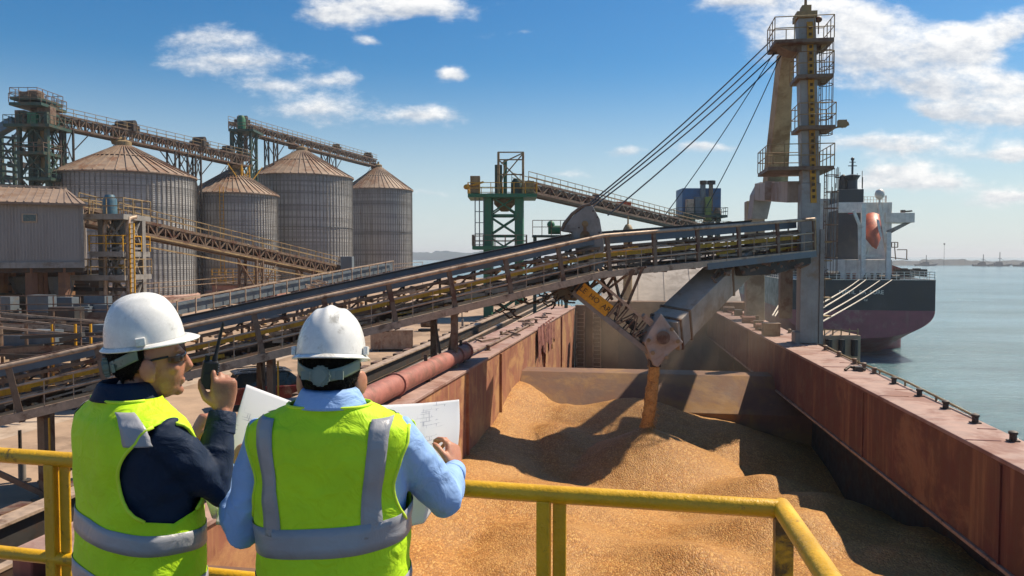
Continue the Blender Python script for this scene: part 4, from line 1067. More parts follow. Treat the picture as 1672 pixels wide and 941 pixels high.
lowc = thing('low_conveyor', 'dark low belt conveyor half hidden behind the boom conveyor', 'conveyor', V((*at(300,500,46).xy, QZ)))
LA, LB = at(255,512,43), at(640,436,72)
s_ = W(-.4,.9,0)-W(0,0,0)
b = MB()
for s in (0,1.3): b.bar(LA+s_*s, LB+s_*s, .10, .62)
b.each('trough_side', M['trough'], lowc)
b = MB(); b.prism([LA-V((0,0,.1)), LB-V((0,0,.1)), LB+s_*1.3-V((0,0,.1)), LA+s_*1.3-V((0,0,.1))], V((0,0,-.12))); b.build('belt', M['belt'], lowc)
b = MB()
for h in (-.55,.55): b.bar(LA-s_*.5+V((0,0,h)), LB-s_*.5+V((0,0,h)), .09)
for k in range(20): p = LA.lerp(LB,k/19)-s_*.5; b.bar(p-V((0,0,.6)), p+V((0,0,.55)), .07)
b.build('handrail', M['steel_pale'], lowc)
for f in (.06,.3,.55,.8,.97):
    for s in (0,1.3): p = LA.lerp(LB,f)+s_*s; b = MB(); b.bar((p.x,p.y,QZ),(p.x,p.y,p.z-.3),.2); b.build('support_leg', M['steel_brown'], lowc)
rng = random.Random(17); b = MB()
for k in range(80):
    f = rng.random(); p = LA.lerp(LB,f)-s_*rng.uniform(-.8,.8)-V((0,0,rng.uniform(.4,1.3))); b.bar(p, p+V((rng.uniform(-1.5,1.5),rng.uniform(-.8,1.6),rng.uniform(-.2,.4))), rng.uniform(.05,.16))
b.build('pipework', M['steel_brown'], lowc)
b = MB()
for k in range(16):
    p = at(rng.uniform(495,520),rng.uniform(458,478),50+rng.random()); b.path([p, p+V((.4,.2,rng.uniform(-.3,.3))), p+V((.8,.1,-.1))], .05, 5)
b.build('cable_bundle', M['steel_pale'], lowc)
# steel walkway frames at far left, in front of the shed
wf = thing('walkway_frame', 'rusty service walkway with railings in front of the grey shed', 'walkway', V((*at(60,560,36).xy, QZ)))
b = MB()
for (y0, y1, d) in ((505,535,38),(512,548,36),(528,560,33)): b.bar(at(-80,y0,d), at(178,y1-8,d+3), .10, .10)
for (y, d) in ((523,40),): b.prism([at(-80,y,d), at(175,y+14,d), at(175,y+14,d+2.2), at(-80,y,d+2.2)], V((0,0,-.25)))
b.build('rail', M['steel_pale'], wf)
for (y, d, dy) in ((512,47,6),(540,41,5),(566,36,4)):
    b = MB(); b.prism([at(-90,y,d), at(196,y-2,d), at(196,y-2,d+dy), at(-90,y,d+dy)], V((0,0,-.5))); b.build('deck', M['steel_brown'], wf)
    for k, px_ in enumerate((-70,-30,20,70,120,170)):
        p = at(px_,y,d); b = MB(); b.bar((p.x,p.y,QZ),(p.x,p.y,p.z-.4),.28); b.build('post', M['steel_dark'], wf)
    b = MB()
    for h in (.5,1.0): b.bar(at(-90,y,d)+V((0,0,h)), at(196,y-2,d)+V((0,0,h)), .055)
    for k in range(7): p = at(-90+k*44,y,d); b.bar(p, p+V((0,0,1.0)), .05)
    b.build('handrail', M['steel_brown'], wf)
    rg = random.Random(y); b = MB()
    for k in range(18): p = at(rg.uniform(-90,180), y-rg.uniform(0,4), d+rg.uniform(.6,3)); s = rg.uniform(.2,.8); b.frame(p, (s*2,0,0), (0,s,0), (0,0,s*rg.uniform(.5,1.6)))
    b.each('equipment', (M['steel_dark'], M['steel_brown'], M['trough'])[y % 3], wf)
for k, px_ in enumerate((-40,0,40,83,121,146)): p = at(px_,528,36.5); b = MB(); b.bar((p.x,p.y,QZ),p,.09); b.build('post', M['yellow'] if k in (3,4,5) else M['steel_brown'], wf)
rng = random.Random(41); b = MB()
for k in range(26):
    p = at(rng.uniform(-60,180), rng.uniform(540,590), rng.uniform(33,42)); b.bar(p, p+(W(rng.uniform(1,4),rng.uniform(-.5,1),rng.uniform(-.4,.4))-W(0,0,0)), rng.uniform(.06,.2))
b.build('pipework', M['steel_dark'], wf)
# ------------------------------------------------------------------ girder track, parked car, boxes on the quay
gt = thing('girder_track', 'long low steel girder track with bolted plates running along the quay edge', 'girder', (-11, 60, QZ))
for x, zt_, w_ in ((-11.9, 9.0, .46), (-10.25, 8.95, .2)):
    b = MB(); b.box2(x-.08,x+.08,8,108,zt_-.62,zt_-.06); b.build('girder', M['steel_dark'], gt)
    b = MB(); b.box2(x-w_/2,x+w_/2,8,108,zt_-.06,zt_); b.box2(x-w_/2,x+w_/2,8,108,zt_-.68,zt_-.62); b.each('flange', M['steel_pale'], gt)
b = MB(); b.tube((-10.0,8,8.6),(-10.0,108,8.6),.07,8); b.build('rail', M['steel_pale'], gt)
b = MB(); b.box2(-11.8,-10.3,8,108,8.33,8.38); b.build('walkway', M['steel_dark'], gt)
b = MB(); y = 10
while y < 108: b.box2(-12.4,-12.12,y,y+.8,8.86,9.02); y += 1.7
b.each('bolted_plate', M['steel_brown'], gt)
b = MB(); y = 9
while y < 108: b.box2(-11.99,-11.81,y,y+.16,QZ,8.35); y += 4.2
b.each('foot', M['steel_dark'], gt)
b = MB(); y = 9
while y < 108: b.box2(-10.34,-10.16,y,y+.16,QZ,8.3); y += 4.2
b.each('foot', M['steel_dark'], gt)
# parked car seen from the rear corner
cl = onz(440, 668, QZ); cl = at(448, 655, 37.2); cl.z = QZ
car = thing('parked_car', 'dark red estate car with a black roof parked under the boom conveyor', 'car', cl)
yaw = math.radians(-62)      # nose direction
fx = V((math.cos(yaw+PI/2+YAW), math.sin(yaw+PI/2+YAW), 0)); rxv = V((fx.y, -fx.x, 0))
def CP(x, y, z): return cl + rxv*x + fx*y + V((0,0,z))
def carloft(secs, name, m, par, bev=.04):
    b = MB(); vs = []
    for (y, hw, z0, hw2, z1) in secs: vs += [CP(-hw,y,z0), CP(hw,y,z0), CP(hw2,y,z1), CP(-hw2,y,z1)]
    n = len(secs); fs = [(0,3,2,1), ((n-1)*4,(n-1)*4+1,(n-1)*4+2,(n-1)*4+3)]
    for i in range(n-1):
        for k in range(4): fs.append((i*4+k, i*4+(k+1)%4, (i+1)*4+(k+1)%4, (i+1)*4+k))
    b.add(vs, fs); return b.build(name, m, par, bevel=bev)
M['car'] = pmat('dusty dark red car paint', C('6b2320'), .35, .2, C('8a7463'), 1.5, .4)
M['car_black'] = pmat('black car roof', C('20242a'), .25, 0, C('6a6257'), 1.2, .34)
M['glass_dark'] = pmat('dark car glass', C('10181b'), .08, 0)
bd = carloft([(-2.25,.80,.42,.78,.95),(-2.1,.88,.3,.86,1.02),(-1.2,.90,.28,.90,1.05),(1.0,.90,.28,.90,1.0),(1.9,.88,.3,.84,.92),(2.25,.78,.4,.74,.8)], 'body', M['car'], car)
carloft([(-2.12,.80,1.03,.66,1.1),(-1.75,.82,1.05,.68,1.62),(.2,.82,1.02,.70,1.66),(.55,.82,1.0,.70,1.60),(1.25,.80,.98,.7,1.0)], 'window', M['glass_dark'], car, .03)
carloft([(-1.95,.70,1.60,.66,1.66),(-1.6,.73,1.64,.69,1.72),(.2,.73,1.66,.69,1.75),(.62,.70,1.62,.66,1.68)], 'roof', M['car_black'], car, .03)
for sx in (-1,1):
    b = MB(); b.bar(CP(sx*.62,-1.7,1.78), CP(sx*.62,.2,1.80), .05); b.build('roof_bar', M['car_black'], car)
    b = MB(); b.frame(CP(sx*.76-.09,-2.28,.75), rxv*.18, fx*.1, (0,0,.3)); b.build('tail_lamp', pmat('tail lamp red', C('b3261c'), .2), car)
    for y in (-1.35, 1.4):
        b = MB(); b.tube(CP(sx*.92,y,.33), CP(sx*.68,y,.33), .33, 18); wh = b.build('wheel', M['dark_mat'], car, smooth=True)
        b = MB(); b.tube(CP(sx*.93,y,.33), CP(sx*.9,y,.33), .2, 14); b.build('rim', M['steel_grey'], wh)
b = MB(); b.frame(CP(-.8,-2.34,.42), rxv*1.6, fx*.15, (0,0,.2)); b.build('bumper', M['car_black'], car, bevel=.03)
b = MB(); b.frame(CP(-.26,-2.3,.72), rxv*.52, fx*.06, (0,0,.12)); b.build('number_plate', M['white_paint'], car)
# weathered equipment box and its neighbours
def crate(name, label, p, w_, l_, h_, m, cat='box', ang=.25, grp=None):
    o = thing(name, label, cat, p, grp); a = V((math.cos(ang), math.sin(ang), 0)); c = V((-a.y, a.x, 0))
    b = MB(); b.frame(p-a*w_/2-c*l_/2+V((0,0,.12)), a*w_, c*l_, (0,0,h_)); bo = b.build('body', m, o, bevel=.03)
    b = MB()
    for s in (-.35,.35): b.frame(p+a*w_*s-a*.1-c*l_/2, a*.2, c*l_, (0,0,.12))
    b.each('skid', M['steel_dark'], o)
    b = MB()
    for k in range(5): q = p-a*w_/2+a*(w_*k/4)-c*(l_/2+.03)+V((0,0,.12)); b.frame(q-a*.05, a*.1, c*.04, (0,0,h_))
    b.frame(p-a*(w_/2+.05)-c*(l_/2+.05)+V((0,0,.12+h_)), a*(w_+.1), c*(l_+.1), (0,0,.07)); b.build('frame', M['steel_pale'], o)
    return o
M['boxpaint'] = pmat('rust stained cream box', C('b59a80'), .7, 0, C('86563c'), 1.0, .5, .4)
crate('equipment_box', 'rust stained cream equipment box standing on the quay', onz(640,572,QZ), 3.0, 1.5, 1.35, M['boxpaint'])
pu = thing('pump_unit', 'small rusty pump unit behind the cream box on the quay', 'pump', onz(700,541,QZ))
p = ORG[pu.name]; b = MB(); b.box2(p.x-.9,p.x+.9,p.y-.5,p.y+.5,p.z,p.z+.2); b.build('base', M['steel_dark'], pu)
b = MB(); b.tube(p+V((-.7,0,.75)), p+V((.3,0,.75)), .42, 14); b.tube(p+V((.5,0,.2)), p+V((.5,0,1.5)), .2, 10); b.build('motor', M['steel_brown'], pu, smooth=True)
for i, (x, y, lab) in enumerate(((755,537,'thin marker post standing on the open quay near the green tower'),(28,790,'dark steel post standing on the quay behind the yellow handrail'))):
    p = onz(x,y,QZ); o = thing('marker_post', lab, 'post', p); b = MB(); b.tube(p, p+V((0,0,.9)), .11, 10); b.build('post_sleeve', M['steel_grey'], o, smooth=True)
    b = MB(); b.tube(p+V((-.05,0,.02)), p+V((-.05,0,1.6)), .05, 8); b.lathe(p, [(.25,0),(.25,.05),(.14,.07)], 12); b.build('pole', M['steel_dark'], o, smooth=True)
# crane rails let into the near quay
rt_ = thing('rail_track', 'pair of dark crane rails set in the near quay paving', 'rail track', (-15.5, 20, QZ))
for x in (-16.6, -14.4):
    b = MB(); b.box2(x-.22,x+.22,-20,95,QZ+.004,QZ+.012); sl_ = b.build('rail_slot', M['steel_dark'], rt_)
    b = MB(); b.box2(x-.06,x+.06,-20,95,QZ+.012,QZ+.13); b.build('rail', M['steel_brown'], sl_)
# ------------------------------------------------------------------ green tower, its conveyor, blue hopper house
gt2 = tower('shiploader_tower', 'bright green steel tower with a yellow railed deck above the boom', 797, 848, 318, 500, 89, M['green'],
      [(318, 765, 876, M['yellow']), (402, 772, 860, SB)],
      [('motor', 768, 288, 784, 316, -.5, OC), ('cabin', 808, 270, 820, 316, .5, GD), ('round drum', 834, 292, 854, 316, 1, GD), ('duct', 822, 262, 828, 316, 2, M['green']), ('gear_box', 858, 296, 872, 316, .5, OC), ('funnel', 806, 320, 842, 345, 1.2, OC)], nb=6, legw=.9, brace=.17)
b = MB(); D = 89
def tp(x, y, d=0): return at(x, y, D+d)
for x in (814, 854):
    for d in (0, 2.6): b.bar(tp(x,318,d), tp(x,250,d), .24)
for (a, c) in (((814,250),(854,250)),((814,262),(854,262)),((814,262),(854,300)),((854,252),(822,290)),((818,268),(852,252)),((814,318),(826,270)),((814,286),(854,286))):
    b.bar(tp(*a), tp(*c), .13); b.bar(tp(*a,2.6), tp(*c,2.6), .13)
for x in (814,854): b.bar(tp(x,250), tp(x,250,2.6), .16)
b.build('head_frame', OC, gt2)
b = MB()
for x in (776, 790):
    b.bar(tp(x,320,-.4), tp(x,404,-.4), .10)
for k in range(5): b.bar(tp(776,328+k*18,-.4), tp(790,328+k*18,-.4), .08)
b.bar(tp(783,320,.5), tp(783,404,.5), .1)
b.build('ladder', M['trough'], gt2)
b = MB(); p = tp(762,306,-.6); b.bar(p, tp(790,298,-.6), .2); b.ball(p, .35,.3,.3,8,6); b.build('jib', M['yellow'], gt2)
g4, G4, h4_ = gantry('inclined_conveyor', 'brown inclined conveyor running from the green tower to the blue hopper house', (862,297), 90, (1150,368), 128, 13, 34, M['steel_brown'], None, motor=((.34,.6),))
b = MB(); p = G4(.5,1,0); b.frame(p+V((-1.4,0,.3)), (2.2,0,0), (0,1,0), (0,0,.5)); b.build('orange_cover', pmat('orange cover', C('c8552c'), .6), g4)
trestle(g4, G4, .97, h4_, 0, M['steel_brown'], spread=.6, nb=4)
D = 132
bh_ = tower('hopper_house', 'blue clad hopper house with grey machinery behind the boom conveyor', 1117, 1172, 350, 430, D, GD,
     [(352, 1104, 1184, GD), (374, 1100, 1190, OC)],
     [('cladding_box', 1113, 308, 1176, 352, 1.5, M['blue_paint']), ('vent_stack', 1143, 302, 1151, 340, .3, M['trough']), ('vent_stack', 1157, 302, 1163, 345, .3, SB), ('machine_box', 1120, 326, 1132, 352, .2, M['steel_pale']), ('leg_casing', 1151, 322, 1161, 360, -.6, pmat('faded lime casing', C('7b8a3f'), .6, 0, C('6a6a4a'), .6, .5)), ('machine_box', 1134, 322, 1148, 352, .4, M['trough']), ('hopper_box', 1121, 352, 1135, 378, .3, pmat('pale green hopper', C('6f9186'), .6, 0, C('6a6a5a'), .6, .5)), ('machine_box', 1150, 356, 1166, 380, .2, M['steel_grey']), ('round drum', 1166, 340, 1178, 362, .4, SB)], nb=4, cat='hopper house', base=0, legw=.6)
b = MB(); b.box2(*( -3,3,-3,3,-1,6.2)); b.v = [p+V((*W((1145-836)/FOC*D, D+3, 0).xy,0)) for p in b.v]; b.build('pier', M['concrete'], bh_)
b = MB(); b.tube(at(1160,302,132.6), at(1160,296,132.6), .7, 10); b.tube(at(1147,302,132.6), at(1147,296,132.6), .6, 10); b.each('stack_cap', M['steel_dark'], bh_)
# small deck crane head and a green winch seen over the boom
o = thing('mast_head_unit', 'small ochre mast head showing over the boom beside the gusset', 'mast', V((*at(1025,378,70).xy, 9.7)))
b = MB(); p = at(1025,392,70); b.tube((p.x,p.y,9.7), p, .4, 10); b.lathe(p, [(1.2,0),(1.2,.15),(.5,.2),(.45,.9),(.25,1.3),(.08,1.4),(.06,2.1)], 10); b.build('head', OC, o, smooth=True)
b = MB()
for s in (-.9,.9): b.bar(p+V((s,0,.1)), p+V((s,0,.8)), .1)
b.bar(p+V((-1.3,0,.8)), p+V((1.1,0,.8)), .12); b.build('cross_arm', SB, o)
o = thing('winch_platform', 'railed platform with a green winch beside the gusset housing', 'platform', V((*at(900,382,60).xy, QZ)))
p = at(900,384,60); b = MB(); b.frame(p+W(-1.4,0,0)-W(0,0,0), W(2.9,0,0)-W(0,0,0), W(0,2,0)-W(0,0,0), (0,0,-.15)); b.build('deck', GD, o)
b = MB()
for h in (.6, 1.1): b.bar(p+W(-1.4,0,h)-W(0,0,0), p+W(1.4,0,h)-W(0,0,0), .05)
for k in range(5): b.bar(p+W(-1.4+.7*k,0,0)-W(0,0,0), p+W(-1.4+.7*k,0,1.1)-W(0,0,0), .05)
b.build('railing', SB, o)
b = MB(); b.tube(p+W(-.2,.6,.4)-W(0,0,0), p+W(.7,.6,.4)-W(0,0,0), .34, 12); b.ball(p+W(0,.6,.8)-W(0,0,0), .3,.3,.3,8,6); b.build('winch', M['green'], o, smooth=True)
for s in (-1.2,1.2): q = p+W(s,1,0)-W(0,0,0); b = MB(); b.bar((q.x,q.y,QZ),q,.25); b.build('leg', GD, o)
# ------------------------------------------------------------------ the moored cargo ship
D = 109; SX, SY = W((1403-836)/FOC*D, D, 0).xy
cs = thing('cargo_ship', 'black and red cargo ship moored stern towards the quay with an orange lifeboat', 'ship', (SX, SY, 0))
BW = 9.8; DK = 10.7
M['hull_black'] = pmat('blue black hull paint', C('17222b'), .4, .05, C('2b3238'), .25, .42, .15)
M['hull_red'] = pmat('faded red bottom paint', C('8a4550'), .55, 0, C('9c6f6a'), .3, .45, .4)
def halfw(z, y):
    taper = 1 - .9*max(0, (y-88)/32)**2 if y > 88 else 1
    if z >= 6.6: w_ = BW
    else:
        k = max(0, min(1, (z-2.6)/4.0)) if y < 14 else 1; w_ = BW*(1-(1-k)**2.2)**.5 if y < 14 else BW
        if y >= 2 and y < 14: f = y/14; zz0 = 2.6*(1-f)-3*f; k = max(0, min(1, (z-zz0)/(6.6-zz0))); w_ = BW*(1-(1-k)**2.2)**.5
    return w_*taper
def hullpart(z0, z1, nm, m, nz):
    b = MB(); ys = [0,3,7,11,14,30,60,88,98,106,112,117,119.9]; rings = []
    for y in ys:
        zb = z0
        if z0 < 6: zb = 2.6*(1-min(1,y/14)) - 3*min(1,y/14)
        pr = []
        for k in range(nz+1): z = zb+(z1-zb)*k/nz; pr.append((halfw(z,y), z))
        rings.append((y, pr))
    vs = []; n = 2*(nz+1)
    for y, pr in rings: vs += [V((SX+w_, SY+y, z)) for w_, z in pr] + [V((SX-w_, SY+y, z)) for w_, z in reversed(pr)]
    fs = [tuple(range(n)), tuple(range(len(vs)-1, len(vs)-1-n, -1))]
    for i in range(len(ys)-1):
        for k in range(n): fs.append((i*n+k, (i+1)*n+k, (i+1)*n+(k+1)%n, i*n+(k+1)%n))
    b.add(vs, fs); return b.build(nm, m, cs, smooth=True)
hb = hullpart(6.56, DK, 'hull', M['hull_black'], 4); hullpart(-1, 6.55, 'lower_hull', M['hull_red'], 14)
b = MB(); b.loft([((SX,SY+2.4,-2),.35,1.6),((SX,SY+2.2,2.2),.35,1.4),((SX,SY+1.6,3.6),.30,.9)],12,up=(1,0,0)); b.build('rudder', M['hull_red'], cs, smooth=True)
text('PEETIL  EA  SORE', 'ship_name', hb, (SX+.3, SY-.02, 9.0), (1,0,0), (0,0,1), .78, M['white_paint'], .01)
text('Eal', 'port_name', hb, (SX+.9, SY-.02, 7.95), (1,0,0), (0,0,1), .42, M['white_paint'], .01)
b = MB(); b.box2(SX-BW,SX+BW,SY,SY+.15,DK-.02,DK+.06); b.box2(SX-BW+.05,SX-BW+.2,SY+.1,SY+85,DK-.02,DK+.06); b.box2(SX+BW-.2,SX+BW-.05,SY+.1,SY+85,DK-.02,DK+.06)
rl_ = b.build('deck_rail', M['white_paint'], cs)
b = MB()
for h in (.4,.75,1.1): b.bar((SX-BW+.1,SY+.1,DK+h),(SX+BW-.1,SY+.1,DK+h),.06); b.bar((SX+BW-.1,SY+.1,DK+h),(SX+BW-.1,SY+60,DK+h),.06); b.bar((SX-BW+.1,SY+.1,DK+h),(SX-BW+.1,SY+60,DK+h),.06)
for k in range(21): x = SX-BW+.1+k*(2*BW-.2)/20; b.bar((x,SY+.1,DK),(x,SY+.1,DK+1.1),.07)
for k in range(30): b.bar((SX+BW-.1,SY+.1+k*2,DK),(SX+BW-.1,SY+.1+k*2,DK+1.1),.06); b.bar((SX-BW+.1,SY+.1+k*2,DK),(SX-BW+.1,SY+.1+k*2,DK+1.1),.06)
b.build('stanchion', M['white_paint'], rl_)
def sx_(px_, d=D): return W((px_-836)/FOC*d, d, 0)
def sbox(px0, py0, px1, py1, d, dep, nm, m, par=cs, bev=.05):
    b = MB(); p = at(px0, py1, d); w_ = (px1-px0)/FOC*d; h_ = (py1-py0)/FOC*d
    b.frame(p, (w_,0,0), (0,dep,0), (0,0,h_)); return b.build(nm, m, par, bevel=bev)
WP = M['white_paint']
# accommodation block, funnel casing, bridge with wing
poop = sbox(1330,424,1449,458,118,8,'poop_house',WP)
hs_ = sbox(1325,332,1447,424,126,12,'accommodation',WP)
sbox(1336,325,1398,334,125.6,8,'upper_deck',WP)
for (x, y) in ((1345,342),(1345,366),(1345,390),(1356,342),(1440,400),(1350,410)):
    b = MB(); p = at(x,y,125.95); b.frame(p, (.8,0,0), (0,.08,0), (0,0,.8)); b.build('window', M['steel_dark'], hs_)
b = MB()
for y in (345, 362, 379, 396, 412): b.bar(at(1326,y,125.9), at(1446,y,125.9), .1, .14)
b.each('deck_edge', M['steel_grey'], hs_)
for (x, y) in ((1331,356),(1337,373),(1349,373),(1357,390),(1336,407),(1441,372),(1438,386),(1441,414),(1415,414)):
    b = MB(); p = at(x,y,125.92); b.frame(p, (.7,0,0), (0,.08,0), (0,0,.7)); b.build('window', M['steel_dark'], hs_)
b = MB()
for x in (1343, 1361, 1412, 1432): b.bar(at(x,424,125.8), at(x,338,125.8), .16)
b.each('vent_pipe', WP, hs_)
b = MB(); p = at(1408,348,125.9); b.frame(p, (2.2,0,0), (0,.12,0), (0,0,.75)); b.build('bridge_window', M['glass_dark'], hs_)
fn = MB(); A_, B_, C_, D_ = at(1363,425,119.5), at(1408,425,119.5), at(1403,331,119.5), at(1367,331,119.5)
fn.prism([A_,B_,C_,D_], (0,6,0)); fo = fn.build('funnel', pmat('dark grey funnel casing', C('33363a'), .5, 0, C('4a4743'), .4, .4, .2), cs, bevel=.08)
sbox(1367,331,1406,348,119.3,6.4,'funnel_band',WP,fo); sbox(1368,310,1406,331,119.4,6,'funnel_top',M['hull_black'],fo)
b = MB(); p = at(1388,343,119.2); b.tube(p-V((0,.02,0)), p+V((0,.05,0)), .75, 20); b.build('funnel_emblem', M['blue_paint'], fo); b = MB(); p = at(1388,346,119.1); b.prism([p+V((-.5,0,-.35)),p+V((.55,0,-.35)),p+V((.2,0,.1)),p+V((-.2,0,.05))],(0,-.05,0)); b.build('emblem_wave', pmat('emblem red', C('a23a3a'), .5), fo)
b = MB()
for (x, t0, w_) in ((1389,262,.16),): b.tube(at(x,310,122), at(x,t0,122), w_, 8); b.loft([(at(x,310,122),.8,.8),(at(x,296,122),.7,.7),(at(x,288,122),1.2,1.2),(at(x,286,122),.4,.4)],10)
b.bar(at(1382,272,122), at(1396,272,122), .12); b.bar(at(1384,266,122), at(1394,266,122), .1); b.ball(at(1389,261,122),.28,.28,.28,8,6); b.build('mast', M['hull_black'], cs)
b = MB(); b.loft([(at(1374,310,123),.7,.7),(at(1374,296,123),.65,.65),(at(1374,289,123),.5,.5),(at(1374,286,123),.15,.15)],10); b.bar(at(1360,290,123), at(1380,292,123), .2); b.build('exhaust', M['steel_dark'], cs, smooth=True)
b = MB()
for x, y0, y1 in ((1363,308,276),(1369,308,282),(1397,310,284),(1405,308,280),(1362,320,300),(1357,324,306),(1406,310,290)): b.tube(at(x,y0,122.5), at(x,y1,122.5), .05, 5)
b.each('antenna', M['steel_dark'], cs)
b = MB(); p = at(1434,318,124); b.tube(at(1434,345,124), p, .16, 8); b.ball(p, .75,.75,.85,12,8); b.build('radar_dome', WP, cs, smooth=True)
b = MB(); b.bar(at(1404,322,125.5), at(1444,322,125.5), .07); b.bar(at(1404,327,125.5), at(1444,327,125.5), .07)
for k in range(9): b.bar(at(1404+k*5,321.5,125.5), at(1404+k*5,332,125.5), .07)
b.bar(at(1444,320,125.5), at(1444,338,125.5), .25); b.build('bridge_rail', WP, cs)
wg = sbox(1444,348,1489,364,124,5,'bridge_wing',WP)
b = MB(); b.prism([at(1488,363,124), at(1478,363,124), at(1447,377,124), at(1447,385,124)], (0,.5,0)); b.build('wing_bracket', M['steel_grey'], wg)
b = MB(); b.bar(at(1470,346.5,125), at(1487,345,125), .25); b.frame(at(1470,347.5,125),(.6,0,0),(0,.6,0),(0,0,.4)); b.build('lamp', M['steel_dark'], wg)
# free fall lifeboat in its davit frame
b = MB()
for (p, q, w_) in (((1408,334),(1409,455),.55),((1434,335),(1449,420),.4),((1449,380),(1450,457),.6),((1392,344),(1402,368),.35),((1402,368),(1404,425),.4),((1411,405),(1438,405),.35),((1411,418),(1440,418),.3),((1418,406),(1413,422),.25)): b.bar(at(*p,113.5), at(*q,112.5 if q[1] > 440 else 113.5), w_, w_)
dv = b.build('davit_frame', WP, cs)
lb = MB(); ends = [(at(1423,352,117), .4,.5),(at(1423,357,116.4), 1.05,1.0),(at(1423,370,115), 1.2,1.15),(at(1425,386,113.4), 1.05,1.0),(at(1428,399,112.2), .5,.55),(at(1430,406,111.7), .1,.12)]
lb.loft(ends, 14, up=(1,0,0), ex=2.6); lbo = lb.build('lifeboat', pmat('lifeboat orange', C('c2603f'), .5, 0, C('9a4a33'), .5, .45), cs, smooth=True)
b = MB(); b.prism([at(1430,358,112.4), at(1434,360,112.4), at(1440,384,111.8), at(1437,388,111.8), at(1433,374,112.0)], (0,.25,0)); b.build('lifeboat_panel', WP, lbo)
# deck clutter at the stern: winches, bitts, crates
rng = random.Random(77)
for k in range(16):
    x = SX + rng.uniform(-BW+1, BW-.8); y = SY + rng.uniform(.9, 6); s = rng.uniform(.35, .9); p = V((x,y,DK-.05)); b = MB()
    if k % 3 == 0: b.tube(p+V((-s,0,s*.8)), p+V((s,0,s*.8)), s*.7, 10); b.box2(x-s,x+s,y-.3,y+.3,DK-.05,DK+.3); nm = 'winch'
    elif k % 3 == 1:
        for q in (-.4,.4): b.lathe(p+V((q,0,0)), [(.22,0),(.22,.7),(.3,.75),(.3,.85)], 10)
        nm = 'bitt'
    else: b.frame(p, (s*1.4,0,0), (0,s,0), (0,0,s)); b.bar(p+V((0,0,s)), p+V((s,.2,s+.6)), .1); nm = 'deck_box'
    b.build(nm, rng.choice((M['steel_dark'], SB, M['red_hull'], M['steel_dark'])), cs)
b = MB(); b.prism([at(1450,431,119), at(1492,445,119), at(1492,455,119), at(1450,457,119)], (0,7,0)); b.build('tarpaulin', M['tarp'], cs)
for k in range(5): b = MB(); p = at(1462+k*10.5, 452-(k%2)*1.5, 117.5); b.frame(p, (.85,0,0), (0,1,0), (0,0,1.1)); b.build('deck_box', M['steel_dark'], cs)
b = MB()
for (p, q) in (((1455,404),(1465,404)),((1455,396),(1465,396)),((1455,396),(1455,404)),((1465,396),(1465,404)),((1460,396),(1460,404)),((1464,408),(1480,408)),((1480,408),(1480,424)),((1460,404),(1462,424)),((1450,420),(1482,424))): b.bar(at(*p,122), at(*q,122), .12)
b.build('gantry_frame', SB, cs)
# dark foredeck machinery seen between the loader legs
for k in range(22):
    px_ = rng.uniform(1188,1330); d = 128+rng.uniform(0,40); p = at(px_, 438, d); p.z = DK; p.x = max(p.x, SX-BW+.6); b = MB(); s = rng.uniform(.6,1.6)
    b.frame(p, (s*1.5,0,0), (0,s,0), (0,0,s*1.3)); b.tube(p+V((s*.4,0,s)), p+V((s*.4,0,s*2.4)), .15, 6); b.build('hatch_gear', rng.choice((M['steel_dark'], M['trough'], SB, M['steel_pale'])), cs)
# mooring ropes from the stern down to the loader deck
M['hemp'] = pmat('pale mooring rope', C('c9bfae'), .8, 0, C('8d7f6c'), 3, .4)
for i, (p, q) in enumerate((((1403,457),(1336,499)),((1414,457),(1336,508)),((1437,458),(1336,520)),((1457,457),(1336,530)))):
    P, Q = at(*p,D-.1), at(*q,52); pts = [P.lerp(Q,k/10)-V((0,0,.12*math.sin(PI*k/10))) for k in range(11)]
    b = MB(); b.path(pts, .055, 6); o = b.build('mooring_rope', M['hemp'], None, org=P)
    tag(o, ['topmost mooring rope running from the black stern to the mast foot','second mooring rope from the top below the ship name','third mooring rope from the top crossing under the ship name','lowest mooring rope running from the black stern'][i], 'rope', 'mooring ropes from the ship stern')
for i, (p, q) in enumerate((((1291,462),(1262,516)),((1293,470),(1266,517)))):
    P, Q = at(*p,70), at(*q,54); b = MB(); b.path([P, P.lerp(Q,.5)-V((0,0,.1)), Q], .05, 6); o = b.build('mooring_rope', M['hemp'], None, org=P)
    tag(o, ['steep pale rope behind the loader mast, upper of two','steep pale rope behind the loader mast, lower of two'][i], 'rope', 'steep mooring ropes behind the mast')
# mooring dolphin beyond the right deck
dp = onz(1425, 590, 0); dp = at(1405, 592, 70)
dol = thing('mooring_dolphin', 'weathered concrete mooring dolphin with yellow rails beside the mast foot', 'dolphin', V((dp.x, dp.y, 0)))
b = MB(); q0 = at(1345,546,62); q0.z = 0; ztop = CAMZ+(418-548)/FOC*62; b.frame(V((q0.x,q0.y,-1)), W(3.0,0,0)-W(0,0,0), W(0,5,0)-W(0,0,0), (0,0,ztop+1)); b.build('block', M['concrete'], dol, bevel=.08)
b = MB()
for k in range(5): p = V((q0.x,q0.y,ztop))+W(.2+k*.65,.15,0)-W(0,0,0); b.tube(p, p+V((0,0,.5)), .05, 6)
b.bar(V((q0.x,q0.y,ztop+.45))+W(.1,.15,0)-W(0,0,0), V((q0.x,q0.y,ztop+.3))+W(2.9,.15,0)-W(0,0,0), .08); b.build('rail', M['ochre'], dol)
b = MB()
for k in range(3): p = V((q0.x,q0.y,ztop-1.6))+W(.4+k*1.0,-.25,0)-W(0,0,0); b.tube(p, p+V((0,0,1.3)), .25, 10)
b.each('fender', M['dark_mat'], dol)
